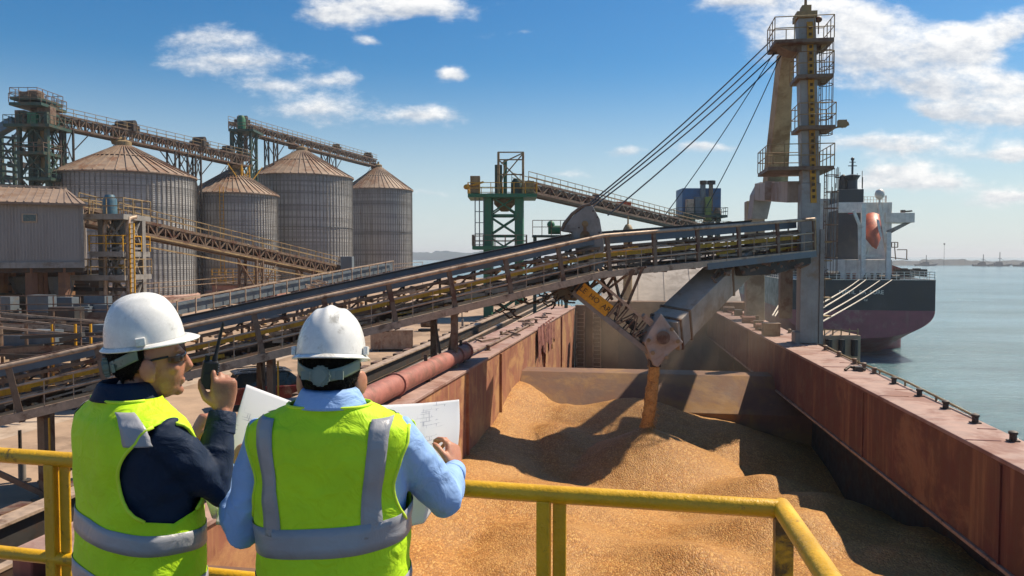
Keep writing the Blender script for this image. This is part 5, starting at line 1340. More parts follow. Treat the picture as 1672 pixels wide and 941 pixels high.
# vessels by the mole and a beacon
def farboat(px_, D, L_, label, mast_h, grp='workboats by the far breakwater'):
    p = at(px_, 418, D); p.z = 0
    o = thing('workboat', label, 'boat', p, grp); s = W(1,0,0)-W(0,0,0); f = W(0,1,0)-W(0,0,0)
    b = MB(); b.prism([p-s*L_*.5+V((0,0,2.4)), p-s*L_*.42-V((0,0,.5)), p+s*L_*.40-V((0,0,.5)), p+s*L_*.55+V((0,0,3.6)), p+s*L_*.2+V((0,0,2.2))], f*5); b.build('hull', M['far_dark'], o)
    b = MB(); b.prism([p-s*L_*.2+V((0,0,2.2)), p+s*L_*.15+V((0,0,2.2)), p+s*L_*.12+V((0,0,6)), p-s*L_*.1+V((0,0,6)), p-s*L_*.12+V((0,0,4.2)), p-s*L_*.2+V((0,0,4.2))], f*4); b.build('wheelhouse', M['far_dark'], o)
    b = MB(); b.bar(p+V((0,0,5)), p+V((0,0,mast_h)), .7); b.bar(p-s*2.5+V((0,0,mast_h*.55)), p+s*2.5+V((0,0,mast_h*.55)), .5); b.bar(p+V((0,0,mast_h*.6)), p+s*L_*.35+V((0,0,4)), .3); b.build('mast', M['far_dark'], o)
farboat(1605, 1080, 26, 'dark workboat with one thin mast, between the low vessel and the tallest mast', 16)
farboat(1632, 1060, 30, 'dark workboat with the tallest mast near the breakwater end', 19)
farboat(1676, 1050, 34, 'low dark workboat lying beyond the tallest masted boat', 9)
farboat(1512, 1100, 30, 'low dark vessel with deck gear moored nearest the black ship', 15)
p = at(1541,430,1150); p.z = 0; o = thing('harbour_beacon', 'slender beacon mast standing on the far breakwater', 'beacon', p)
b = MB(); b.tube(p, p+V((0,0,30)), .35, 6, .18); b.build('mast', M['far_dark'], o); b = MB(); b.ball(p+V((0,0,31)), 1.3,1.3,1.6,8,6); b.build('lantern', M['far_dark'], o)
b = MB()
rng = random.Random(12)
# ------------------------------------------------------------------ viewing platform and yellow guard rail
PZ = 12.05
pf = thing('viewing_platform', 'steel grating platform the two workers stand on above the hold', 'platform', W(0, 1.2, PZ))
b = MB(); b.prism([W(-3.4,3.40,PZ), W(-.1,2.86,PZ), W(.93,2.58,PZ), W(.55,-1.2,PZ), W(-3.4,-1.2,PZ)], (0,0,-.08)); b.build('deck', M['steel_dark'], pf)
for (x, d) in ((-3,2.9),(.6,2.2),(-3,-.8),(.3,-.8)):
    b = MB(); p = W(x,d,PZ); b.bar((p.x,p.y,9.6),(p.x,p.y,PZ-.08),.2); b.build('leg', M['steel_dark'], pf)
gr_ = thing('guard_rail', 'yellow painted guard rail at the platform edge in front of the workers', 'railing', W(.86, 2.5, PZ))
RZ = CAMZ - .78 - .025
def rl_pt(x): return W(x, 2.50 + (.86-x)*.243 - .02, 0)
def at_z(p, z): return V((p.x, p.y, z))
RY_ = M['rail_yellow']
L0 = -3.4; cor = W(.86, 2.5, 0)
b = MB(); b.loft([(at_z(rl_pt(L0),RZ),.030,.030),(at_z(rl_pt(-1.2),RZ),.030,.030),(at_z(rl_pt(0),RZ),.030,.030),(at_z(cor,RZ),.030,.030)], 20, up=(0,0,1)); b.build('top_rail', RY_, gr_, smooth=True)
e2 = W(.62, .6, 0)
b = MB(); b.loft([(at_z(cor+(cor-e2)*.012,RZ),.031,.031),(at_z(cor.lerp(e2,.5),RZ),.031,.031),(at_z(e2,RZ),.031,.031),(at_z(e2+(e2-cor)*.5,RZ),.031,.031)], 20, up=(0,0,1)); b.build('top_rail', RY_, gr_, smooth=True)
for x0, x1 in ((L0, -1.72), (-1.68, .84)):
    b = MB(); b.tube(at_z(rl_pt(x0),RZ-.40), at_z(rl_pt(x1),RZ-.40), .026, 16); b.build('mid_rail', RY_, gr_, smooth=True)
b = MB(); b.tube(at_z(cor,RZ-.40), at_z(e2,RZ-.40), .026, 16); b.build('mid_rail', RY_, gr_, smooth=True)
def post(x, z0=PZ, m=RY_):
    p = rl_pt(x); b = MB(); u_ = (rl_pt(x+.1)-rl_pt(x)).normalized(); n_ = V((u_.y,-u_.x,0))
    if n_.dot(W(0,1,0)) > 0: n_ = -n_
    for s in (-.026, .026): b.frame(at_z(p,z0)+u_*(s-.024)-n_*.012, u_*.046, n_*(.012+.024*(s<0)), (0,0,RZ-.02-z0))
    b.frame(at_z(p,z0)+u_*-.08-n_*.07, u_*.16, n_*.14, (0,0,.012))
    b.build('post', m, gr_, bevel=.004)
for x in (-1.80, .135): post(x)
b = MB(); u_ = (e2-cor).normalized(); n_ = V((u_.y,-u_.x,0)); b.frame(at_z(cor,PZ)-n_*.028-u_*.01, n_*.056, u_*.05, (0,0,RZ-PZ-.02))
M['chip_yellow'] = pmat('chipped yellow post paint', C('c99a14'), .45, 0, C('2e2218'), 9, .62, 0, .2, 50)
b.build('post', M['chip_yellow'], gr_, bevel=.004)
b = MB(); p = e2; b.frame(at_z(p,PZ)-V((.028,.028,0)), (.056,0,0), (0,.056,0), (0,0,RZ-PZ-.02)); b.build('post', RY_, gr_, bevel=.004)
# ------------------------------------------------------------------ people
def fuse(mb, vox, name, m, parent, sm_it=2, disp=None, T=None, post=None):
    me = bpy.data.meshes.new(name+'_raw'); me.from_pydata([tuple(p) for p in mb.v], [], mb.f); me.update()
    o = bpy.data.objects.new(name+'_raw', me); COL.objects.link(o)
    r = o.modifiers.new('r', 'REMESH'); r.mode = 'VOXEL'; r.voxel_size = vox; r.adaptivity = 0
    s = o.modifiers.new('s', 'SMOOTH'); s.iterations = sm_it; s.factor = .5
    bpy.context.view_layer.update()
    me2 = bpy.data.meshes.new_from_object(o.evaluated_get(bpy.context.evaluated_depsgraph_get()))
    bpy.data.objects.remove(o, do_unlink=True); me2.name = name
    if disp is not None:
        me2.update(); ns = [v.normal.copy() for v in me2.vertices]
        for v, n in zip(me2.vertices, ns): v.co += n*disp(v.co)
    if T is not None: me2.transform(T)
    o0 = ORG[parent.name]; me2.transform(Matrix.Translation(-o0)); me2.materials.clear()
    return link(name, me2, m, parent, o0, smooth='all')
def lbuild(mb, T, name, m, parent, smooth=False, solid=0, bevel=0, subsurf=0):
    mb.v = [T @ p for p in mb.v]; o = mb.build(name, m, parent, smooth=smooth, bevel=bevel)
    if solid:
        s = o.modifiers.new('solid', 'SOLIDIFY'); s.thickness = solid; s.offset = 1
    if subsurf:
        s = o.modifiers.new('sub', 'SUBSURF'); s.levels = s.render_levels = subsurf
    return o
m, t, b = base_mat('skin'); pos = t.new('ShaderNodeNewGeometry').outputs['Position']
ba = t.new('ShaderNodeAttribute'); ba.attribute_name = 'beard'
sk = t.mix(t.smooth(t.noise(pos, 38, 5, .6), .35, .7), C('bd8468'), C('b3765c'))
t.link(t.mix(t.math('MULTIPLY', ba.outputs['Fac'], t.smooth(t.noise(pos, 420, 3, .6), .3, .65, .3, .7)), sk, C('5d4032')), b.inputs['Base Color']); b.inputs['Roughness'].default_value = .5
b.inputs['Subsurface Weight'].default_value = .12; b.inputs['Subsurface Radius'].default_value = (.6,.25,.12); b.inputs['Subsurface Scale'].default_value = .02
bn = t.new('ShaderNodeBump'); bn.inputs['Strength'].default_value = .25; bn.inputs['Distance'].default_value = .004; t.link(t.noise(pos, 240, 4, .6), bn.inputs['Height']); t.link(bn.outputs[0], b.inputs['Normal'])
M['skin'] = m
def cloth(name, col, rough=.75, wr=.5, sc=9, var=.1, weave=700, spec=.3, sheen=0):
    m, t, b = base_mat(name); pos = t.new('ShaderNodeNewGeometry').outputs['Position']
    n1 = t.noise(pos, sc*.4, 5, .6); c = col
    vs_ = t.new('ShaderNodeVectorMath', operation='SCALE'); vs_.inputs[0].default_value = c[:3]; t.link(t.smooth(n1,.25,.75,1-var,1+var), vs_.inputs['Scale']); t.link(vs_.outputs[0], b.inputs['Base Color'])
    b.inputs['Roughness'].default_value = rough; b.inputs['Specular IOR Level'].default_value = spec; b.inputs['Sheen Weight'].default_value = sheen
    b1 = t.new('ShaderNodeBump'); b1.inputs['Strength'].default_value = wr; b1.inputs['Distance'].default_value = .02
    w_ = t.noise(pos, sc, 4, .5, 1.2); t.link(w_, b1.inputs['Height'])
    b2 = t.new('ShaderNodeBump'); b2.inputs['Strength'].default_value = .12; b2.inputs['Distance'].default_value = .002
    t.link(t.noise(pos, weave, 2, .5), b2.inputs['Height']); t.link(b1.outputs[0], b2.inputs['Normal']); t.link(b2.outputs[0], b.inputs['Normal'])
    return m
M['vest'] = cloth('fluorescent lime vest', (.55,.88,.02,1), .66, .55, 16, .08, 1100)
M['binding'] = cloth('lime vest binding', (.62,.86,.05,1), .6, .1)
M['reflect'] = cloth('grey reflective tape', C('9a9ca2'), .38, .3, 12, .12, 900, .5)
M['blue_shirt'] = cloth('light blue shirt cotton', C('93b6e8'), .75, .55, 11, .06)
M['navy_shirt'] = cloth('navy work shirt cotton', C('14263f'), .7, .6, 11, .12)
M['trouser'] = cloth('dark work trousers', C('22262e'), .8, .5, 9, .1)
M['boot'] = pmat('dark boot leather', C('2a2019'), .5)
M['hair'] = pmat('dark brown hair', C('1d1511'), .55, 0, None, 60, .5, 0, .8, 260, .4)
M['stubble'] = pmat('short stubble', C('7b5343'), .7, 0, C('9a6a54'), 90, .5, 0, .5, 420, .25)
M['helmet'] = pmat('white helmet shell', C('e4e4e0'), .26, 0, C('a9a79f'), 14, .36, .12, .02, 90, .05, None, .5, .08)
M['strap'] = pmat('grey green helmet strap', C('76837a'), .42, 0, None, 5, .5, 0, 0, 30, .1)
M['lens'] = pmat('dark amber safety lens', C('5e3c22'), .1)
M['eye'] = pmat('eye white', C('d8d2ca'), .2)
def rings_fn(R):
    def f(z):
        for i in range(len(R)-1):
            if z <= R[i+1][0] or i == len(R)-2:
                k = max(0, min(1, (z-R[i][0])/(R[i+1][0]-R[i][0])))
                p0, p1, p2, p3 = R[max(0,i-1)], R[i], R[i+1], R[min(len(R)-1,i+2)]
                return [ (lambda a,b_,c,d: b_ + (c-b_)*(k*k*(3-2*k))*.5 + (c-b_)*k*.5)(p0[j],p1[j],p2[j],p3[j]) for j in range(1,4)]
    return f
TORSO = [(.84,.185,.135,0),(.95,.195,.142,0),(1.05,.200,.140,0),(1.18,.208,.138,.0),(1.28,.222,.140,-.005),(1.36,.232,.136,-.012),(1.41,.234,.126,-.02),(1.44,.222,.112,-.026),(1.462,.192,.095,-.03),(1.482,.150,.084,-.032),(1.502,.108,.076,-.034),(1.525,.076,.072,-.036),(1.55,.066,.068,-.036)]
TF = rings_fn(TORSO)
def tors(z, th, off=0.0, sc=1.0):
    a, d, yc = TF(z); a = a*sc+off; d = d*sc+off; e = 2/2.5
    c, s = math.cos(th), math.sin(th)
    return V((a*math.copysign(abs(c)**e, c), yc + d*math.copysign(abs(s)**e, s), z))
ZS = [.86+.02*i for i in range(23)] + [1.31+.012*i for i in range(9)] + [1.415,1.425,1.434,1.443,1.450,1.457,1.464,1.471,1.478,1.485,1.492,1.499,1.506]
def armhole(z, zt=1.447, zb=1.19, ang=42, skew=0):
    if z <= zb or z >= zt: return 0
    k = (z-zb)/(zt-zb); return math.radians(ang)*(4*k*(1-k))**.55
def hand(mb, wr, f, p, right, curls=(50,55,60,60), spread=8, thumb=(30,25,20), idx=None, s=1.0):
    f = f.normalized(); p = (p - f*p.dot(f)).normalized(); th = f.cross(p) if right else p.cross(f)   # th: thumb side
    mb.loft([(wr-f*.06, .028*s, .021*s),(wr, .029*s, .020*s),(wr+f*.025*s, .036*s, .019*s),(wr+f*.06*s, .042*s, .017*s),(wr+f*.09*s, .041*s, .014*s),(wr+f*.10*s,.036*s,.009*s)], 14, up=th, ex=2.6)
    offs = (.030, .010, -.010, -.028); lens = (.072, .080, .075, .058); rad = (.0092,.0095,.009,.0080)
    for i in range(4):
        c = wr + f*(.088 - .004*abs(i-1))*s + th*offs[i]*s; d = (f + th*math.sin(math.radians(spread*(1.2-i*.8)))).normalized()
        cu = math.radians(curls[i]); ax_ = d.cross(p).normalized(); segs = (.46,.30,.24); pts = [(c - d*.02, rad[i]*s*1.05, rad[i]*s*1.05), (c, rad[i]*s*1.12, rad[i]*s*1.12)]
        q = c.copy(); dd = d.copy()
        for j, sg_ in enumerate(segs):
            dd = Matrix.Rotation(cu*(.75,1.0,.7)[j], 3, ax_) @ dd
            q2 = q + dd*lens[i]*sg_*s; pts.append((q.lerp(q2,.5), rad[i]*s*(.98-.06*j), rad[i]*s*(.98-.06*j))); pts.append((q2, rad[i]*s*(1.02-.10*j), rad[i]*s*(1.02-.10*j))); q = q2
        pts.append((q+dd*.006*s, rad[i]*s*.45, rad[i]*s*.45)); mb.loft(pts, 10)
    c = wr + f*.022*s + th*.026*s; d = (th*math.cos(math.radians(thumb[0])) + f*math.sin(math.radians(thumb[0])) + p*math.sin(math.radians(thumb[1]))*.6).normalized()
    d2 = (d*.55 + f*.8 + p*math.sin(math.radians(thumb[2]))).normalized(); d3 = (d*.2 + f*.95 + p*math.sin(math.radians(thumb[2]))*1.2).normalized()
    q1 = c + d*.034*s; q2 = q1 + d2*.036*s; q3 = q2 + d3*.028*s
    mb.loft([(c-d*.012,.014*s,.013*s),(c,.016*s,.014*s),(q1,.0125*s,.012*s),(q1.lerp(q2,.5),.0112*s,.0108*s),(q2,.0116*s,.0108*s),(q2.lerp(q3,.6),.0108*s,.009*s),(q3,.006*s,.005*s)], 12)
def person(label, base, yaw, head, arms, shirt_m, armh, hat_tilt, glasses=False, beard=False, patch=None, bands=(), straps=True, hand_kw=None, hat_s=.945):
    root = thing('person', label, 'person', V(base))
    T = Matrix.Translation(V(base)) @ Matrix.Rotation(YAW + yaw, 4, 'Z')
    H, hyaw, hpitch, hroll = head
    HM = Matrix.Translation(H) @ Matrix.Rotation(hyaw, 4, 'Z') @ Matrix.Rotation(hpitch, 4, 'X') @ Matrix.Rotation(hroll, 4, 'Y')
    TH = T @ HM
    # body: one continuous skin
    mb = MB()
    hd = MB()
    hd.ball((0,-.005,.022), .077,.097,.106, 24, 16); hd.ball((0,.030,-.035), .063,.074,.095, 20, 14); hd.ball((0,.030,-.088), .053,.060,.044, 18, 12)
    hd.ball((0,.078,-.112), .021,.02,.017, 12, 8); hd.loft([((0,.094,.012),.009,.012),((0,.108,-.018),.011,.014),((0,.118,-.038),.016,.014),((0,.104,-.052),.013,.009)], 10, up=(1,0,0))
    hd.ball((0,.082,.020), .052,.018,.011, 14, 8); hd.ball((0,.094,-.076), .023,.010,.006, 12, 8); hd.ball((0,.093,-.086), .020,.010,.006, 12, 8)
    for s in (-1,1):
        hd.ball((s*.043,.066,-.030), .023,.022,.022, 12, 8); hd.ball((s*.090,-.006,-.024), .010,.027,.038, 14, 10, Matrix.Rotation(-s*.55,3,'Z')); hd.ball((s*.085,.004,-.050), .011,.013,.014, 10, 8); hd.ball((s*.080,.004,-.028), .014,.014,.02, 10, 8)
    hd.v = [HM @ p for p in hd.v]; mb.add(hd.v, hd.f)
    nb = HM @ V((0,-.022,-.075)); mb.loft([(nb,.056,.060),(nb.lerp(V((0,-.034,1.50)),.5),.056,.059),(V((0,-.034,1.50)),.062,.064),(V((0,-.03,1.42)),.075,.07)], 18, up=(1,0,0))
    for z0, z1 in ((.86,1.50),):
        vs = MB(); nz_ = 26; vs.loft([(V((0,TF(z0+(z1-z0)*k/nz_)[2],z0+(z1-z0)*k/nz_)), TF(z0+(z1-z0)*k/nz_)[0]-.016, TF(z0+(z1-z0)*k/nz_)[1]-.016) for k in range(nz_+1)], 24, up=(1,0,0)); mb.add(vs.v, vs.f)
    for s in (-1,1):
        mb.loft([((s*.095,0,.95),.09,.095),((s*.10,.0,.75),.078,.082),((s*.105,.01,.50),.055,.06),((s*.11,-.01,.32),.052,.055),((s*.115,-.01,.10),.038,.04),((s*.115,0,.05),.04,.045)], 16, up=(1,0,0))
        mb.ball((s*.12,.06,.05), .045,.13,.045, 14, 8)
    for key, (pts, wr_r) in arms.items():
        sh, el, wr = pts; mb.loft([(sh,.052,.052),(sh.lerp(el,.5),.048,.048),(el,.040,.040),(el.lerp(wr,.3),.042,.042),(wr,.028,.022)], 16)
        hand(mb, wr, *hand_kw[key]['frame'], key == 'r', **hand_kw[key].get('kw', {}))
    body = fuse(mb, .0052, 'body', M['skin'], root, 3, None, T)
    for s in (-1,1):
        e = MB(); e.ball((s*.031,.083,-.002), .0125,.0115,.0115, 12, 8); eo = lbuild(e, TH, 'eye', M['eye'], root, smooth='all')
        e = MB(); e.ball((s*.031,.0935,-.002), .0055,.002,.0055, 10, 6); lbuild(e, TH, 'iris', M['hair'], eo, smooth='all')
    # hair
    h = MB(); al0 = math.radians(86)
    def hp(u_, v_):
        al = (u_*2-1)*al0; lo = math.radians(-60 + 52*abs(u_*2-1)**2.2); ph = math.radians(62)*(1-v_) + lo*v_
        r_ = 1.045 + .03*mn.noise((al*9, ph*9, 1)) - .035*v_**6
        p = V((-.077*math.sin(al)*math.cos(ph), -.097*math.cos(al)*math.cos(ph), .106*math.sin(ph)))*r_ + V((0,-.005,.022))
        if p.z < -.04: p.y = min(p.y, -.062-.01*math.cos(al)*(1)) if abs(al) < .9 else p.y; 
        return p
    h.grid(56, 40, hp)
    rg = random.Random(int(abs(base[0])*1000))
    for k in range(2600):      # separate strands lying on the hair
        u_, v_ = rg.random(), .25+.78*rg.random()**.7; p0 = hp(u_, min(1, v_)); p1 = hp(min(1,max(0,u_+rg.uniform(-.02,.02))), min(1, v_+.06)); d_ = (p1-p0)
        d_ = d_.normalized() if d_.length > 1e-5 else V((0,0,-1)); n_ = V((p0.x, p0.y, .1*p0.z)).normalized(); s_ = d_.cross(n_); L_ = rg.uniform(.010,.022); q = p0 + n_*rg.uniform(.004,.0085)
        e_ = q + d_*L_ + n_*rg.uniform(-.003,.004); m_ = (q+e_)/2 + n_*.0012
        h.add([q-s_*.0006, q+s_*.0006, m_-s_*.0006, m_+s_*.0006, e_], [(0,1,3,2),(2,3,4)])
    lbuild(h, TH, 'hair', M['hair'], root, smooth='all', solid=.0012)
    at_ = body.data.attributes.new('beard', 'FLOAT', 'POINT')
    if beard:
        inv = TH.inverted() @ Matrix.Translation(ORG[root.name])
        for i_, vtx in enumerate(body.data.vertices):
            q = inv @ vtx.co
            top = lerp(-.060, -.040, min(1, max(0, (abs(q.x)-.02)/.05)))
            k = max(0, min(1, (top-q.z)/.022)) * max(0, min(1, (q.z+.138)/.02)) * max(0, min(1, (q.y-.004)/.02))
            if abs(q.x) < .022 and -.092 < q.z < -.070: k *= .35
            at_.data[i_].value = k*.62
    if glasses:
        g = MB(); g.grid(25, 5, lambda u_, v_: V((.078*math.sin(math.radians(-72+144*u_)), .030+.078*math.cos(math.radians(-72+144*u_)), .008-.024*v_*(1-.35*abs(u_*2-1)**3))))
        go_ = lbuild(g, TH, 'safety_glasses', M['lens'], root, smooth='all', solid=.003)
        g = MB()
        for s in (-1,1): g.path([(s*.074,.055,.010),(s*.083,.01,.006),(s*.084,-.02,-.002)], .0035, 6)
        lbuild(g, TH, 'temple', M['dark_mat'], go_)
    # helmet
    TT = TH @ Matrix.Translation(V((0,-.004,.050))) @ Matrix.Rotation(hat_tilt, 4, 'X') @ Matrix.Diagonal((hat_s, hat_s*(.93 if glasses else 1), 1, 1))
    hm = MB(); A_, B_, Hh = .106, .132, .148
    def shell(u_, v_):
        al = 2*PI*u_; ph = PI/2*v_; e = .80
        r_ = math.cos(ph)**e if ph < PI/2-1e-4 else 0; z_ = math.sin(ph)**.92*Hh
        p = V((A_*r_*math.sin(al), B_*r_*math.cos(al), z_)); k = min(1, max(0, (ph-.45)/.5))
        rid = .0075*math.exp(-(p.x/.014)**2) + .004*(math.exp(-((abs(p.x)-.043)/.011)**2))
        p.z += rid*k; 
        return p*(1+.25*rid*k*0)
    hm.grid(96, 30, shell, closed=True)
    def brim(u_, v_):
        al = 2*PI*u_; fr = max(0, math.cos(al))**2.0; bk = max(0, -math.cos(al))
        w_ = .010 + .038*fr + .004*bk; k = v_
        return V(((A_+w_*k)*math.sin(al), (B_+w_*k)*math.cos(al), .004 - .010*k*(1-.3*fr) - .008*k*k*fr))
    hm.grid(96, 5, brim, closed=True)
    ho = lbuild(hm, TT, 'hard_hat', M['helmet'], root, smooth='all', solid=.0035)
    sl = MB()
    for s in (-1,1): sl = MB(); sl.box2(s*(A_+.006)-.007, s*(A_+.006)+.007, -.032, .0, .006, .032); lbuild(sl, TT, 'accessory_slot', M['helmet'], ho, bevel=.003)
    sl = MB(); sl.grid(40, 5, lambda u_, v_: V((-(A_-.010)*math.sin((u_*2-1)*1.32), -(B_-.008)*math.cos((u_*2-1)*1.32), -.012 - .044*max(0,math.cos((u_*2-1)*1.25))**1.5 + .017 - .034*v_)))
    lbuild(sl, TT, 'head_strap', M['strap'], ho, smooth='all', solid=.004)
    sl = MB(); yk = -(B_-.008); sl.tube((0,yk-.002,-.056),(0,yk-.020,-.056),.028,28); sl.tube((0,yk-.020,-.056),(0,yk-.024,-.056),.020,24)
    for k in range(14): a = 2*PI*k/14; sl.box2(.027*math.cos(a)-.003,.027*math.cos(a)+.003,yk-.020,yk-.004,-.056+.027*math.sin(a)-.003,-.056+.027*math.sin(a)+.003)
    for s in (-1,1): sl.box2(s*.045-.018, s*.045+.018, yk+.006, yk+.016, -.066, -.042)
    lbuild(sl, TT, 'adjusting_knob', M['strap'], ho, smooth=True)
    # shirt: torso, sleeves
    mb = MB(); nz_ = 30; z0, z1 = .88, 1.515
    mb.loft([(V((0,TF(z0+(z1-z0)*k/nz_)[2],z0+(z1-z0)*k/nz_)), TF(z0+(z1-z0)*k/nz_)[0], TF(z0+(z1-z0)*k/nz_)[1]) for k in range(nz_+1)], 36, up=(1,0,0), ex=2.5)
    els = []
    for key, (pts, wr_r) in arms.items():
        sh, el, wr = pts; els.append(el); cuff = wr - (wr-el).normalized()*.015; inn = V((sh.x*.6, sh.y, sh.z-.02))
        f1, f2 = (el-sh).normalized(), (wr-el).normalized(); bis = (f1-f2).normalized()
        mb.loft([(inn,.070,.072),(sh,.074,.076),(sh.lerp(el,.35),.068,.068),(sh.lerp(el,.75),.063,.063),(el+bis*.010-f1*.0,.060,.058),(el.lerp(cuff,.3),.059,.057),(el.lerp(cuff,.7),.050,.049),(cuff,.040,.038)], 20)
    def wr_disp(p):
        if abs(p.x) < .17 and p.z > .8 and all((p-e).length > .2 for e in els): return 0
        n_ = mn.noise(p*15); n2 = mn.noise(p*7+V((5,1,2))); r = 1-abs(mn.noise(V((p.x*9, p.y*9, p.z*16)))*2)
        w = max(0, 1-min((p-e).length for e in els)/.2)
        return .0035*n_ + .004*n2 + (.003+.007*w)*(r-.5)
    so2 = fuse(mb, .0058, 'shirt', shirt_m, root, 2, wr_disp, T)
    for key, (pts, wr_r) in arms.items():
        sh, el, wr = pts; f2 = (wr-el).normalized(); c0 = wr - f2*.072; c1 = wr - f2*.004
        cm = MB(); cm.loft([(c0,.0455,.0435),(c0+f2*.003,.048,.0455),(c0.lerp(c1,.5),.0455,.043),(c1-f2*.003,.0425,.040),(c1,.040,.037)], 24); lbuild(cm, T, 'cuff', shirt_m, so2, smooth=True)
    cl = MB()
    def col(u_, v_):
        a = 2*PI*u_ + PI/2; k = abs(v_*2-1); up_ = 1-k       # folded collar: outer leaf, crest, inner leaf
        fr = max(0, math.sin(a))**3; out = .017 if v_ < .5 else 0
        r_ = .071 + (.024*k + .004 if v_ < .5 else .001); z_ = 1.553 - fr*.028 - k*(.052 if v_ < .5 else .045) - (.03*fr*k if v_ < .5 else 0)
        return V((r_*1.05*math.cos(a), -.036 + r_*1.02*math.sin(a), z_ + .012))
    cl.grid(64, 13, col, closed=True); lbuild(cl, T, 'collar', shirt_m, so2, smooth='all', solid=.002)
    # vest
    vm = MB(); off = .013; NS = 41
    fold = lambda p: .005*mn.noise(p*6) + .005*(mn.noise(V((p.x*13, p.y*13, p.z*3.0)))) + .022*max(0, (1.22-p.z))*mn.noise(V((p.x*9, p.y*9, p.z*2))) + .007*(.5-abs(mn.noise(V((p.x*5+p.z*6, p.y*5, p.z*9-p.x*5)))*2))*max(0,min(1,(1.40-p.z)/.1))
    def vp(z, th, o=off):
        p = tors(z, th, 0); q = tors(z, th, 1); n_ = V((q.x-p.x, q.y-p.y, .25 if z > 1.43 else 0)); n_.normalize()
        loose = .012*max(0, min(1, (1.30-z)/.2))
        p = p + n_*(o + fold(p) + loose); return p + V((0,0,o*.7 if z > 1.42 else 0))
    idx = {}
    for side in (-1, 1):
        rows = []
        for z in ZS:
            phi = armhole(z, *armh); row = []
            half = PI/2 - phi
            neck = 0
            for k in range(NS):
                s_ = k/(NS-1)*2-1; th = side*PI/2 + s_*half
                if side == 1:      # front opens in a V below the neck
                    zz = z
                row.append(vp(z, th))
            rows.append(row)
        vs = [p for r_ in rows for p in r_]; fs = []
        for j in range(len(ZS)-1):
            for k in range(NS-1):
                if side == 1 and ZS[j] > 1.30 and abs(k-(NS-1)/2+.5) < (ZS[j]-1.30)/.2*7: continue
                a = j*NS+k; f = (a, a+1, a+1+NS, a+NS); fs.append(f if True else f[::-1])
        vm.add(vs, fs)
    vo = lbuild(vm, T, 'safety_vest', M['vest'], root, smooth='all', solid=.003)
    bmm = bmesh.new(); bmm.from_mesh(vo.data); bmesh.ops.remove_doubles(bmm, verts=bmm.verts, dist=.0008); bmesh.ops.recalc_face_normals(bmm, faces=bmm.faces); bmm.to_mesh(vo.data); bmm.free()
    bd_ = MB()
    for sx in (-1,1):
        for side in (-1,1):
            pts = []
            for z in ZS:
                phi = armhole(z, *armh)
                if phi > 0: pts.append(vp(z, (side*PI/2 + (PI/2-phi)*(1 if sx*side < 0 else -1)*1), off+.003))
            pts2 = [p for p in pts]
            if len(pts2) > 2: bd_.path(pts2, .0055, 6)
    bd_.path([vp(1.503, -PI/2 + s_*PI*.5/10, off+.003) for s_ in range(-10,11)], .005, 6)
    lbuild(bd_, T, 'binding', M['binding'], vo, smooth='all')
    for (zc0, slope, wv, wd) in bands:      # horizontal tapes
        sm_ = MB(); sm_.grid(121, 4, lambda u_, v_: (lambda th: vp(zc0 + slope*math.cos(th) + wv*math.sin(th*1+.6) + (v_-.5)*wd, th, off+.0052))(2*PI*u_), closed=True)
        lbuild(sm_, T, 'reflective_tape', M['reflect'], vo, smooth='all', solid=.001)
    zb_ = bands[0][0]
    if straps:
        for side in (-1,1):
            for (xa, xb) in ((-.190,-.150),(.150,.190)):
                cxt, cxb, hw = (xa+xb)/2*.985, (xa+xb)/2*.80, .027
                def stp(u_, v_):
                    z = zb_ + .0 + (1.470-zb_)*v_; x = lerp(cxb, cxt, v_**1.3) + (u_-.5)*2*hw
                    a, d, yc = TF(z); c = max(-.995, min(.995, x/(a+off+.004))); e = 2.5/2
                    th = math.acos(math.copysign(abs(c)**e, c)); th = th if side == 1 else -th
                    return vp(z, th, off+.0052)
                sm_ = MB(); sm_.grid(5, 40, stp); lbuild(sm_, T, 'reflective_tape', M['reflect'], vo, smooth='all', solid=.001)
    if patch:
        for sx in (-1,1):
            sm_ = MB(); sm_.grid(7, 14, lambda u_, v_: vp(1.405+.072*v_, -PI/2 + sx*math.radians(lerp(46,76,u_) - 10*v_), off+.0055)); lbuild(sm_, T, 'shoulder_tape', M['reflect'], vo, smooth='all', solid=.001)
    # trousers and boots
    mb = MB()
    for s in (-1,1): mb.loft([((s*.085,0,.97),.115,.13),((s*.10,0,.80),.105,.11),((s*.105,.01,.50),.080,.085),((s*.11,0,.25),.075,.08),((s*.115,0,.08),.075,.085)], 18, up=(1,0,0))
    mb.loft([((0,0,.84),.18,.13),((0,0,1.0),.192,.135)], 24, up=(1,0,0)); fuse(mb, .012, 'trousers', M['trouser'], root, 2, None, T)
    for s in (-1,1): mb = MB(); mb.ball((s*.12,.07,.06), .055,.15,.06, 16, 10); mb.loft([((s*.115,0,.04),.055,.06),((s*.115,0,.18),.06,.065)], 14, up=(1,0,0)); fuse(mb, .01, 'boot', M['boot'], root, 2, None, T)
    return root, T
def loc(T, p): return T.inverted() @ p
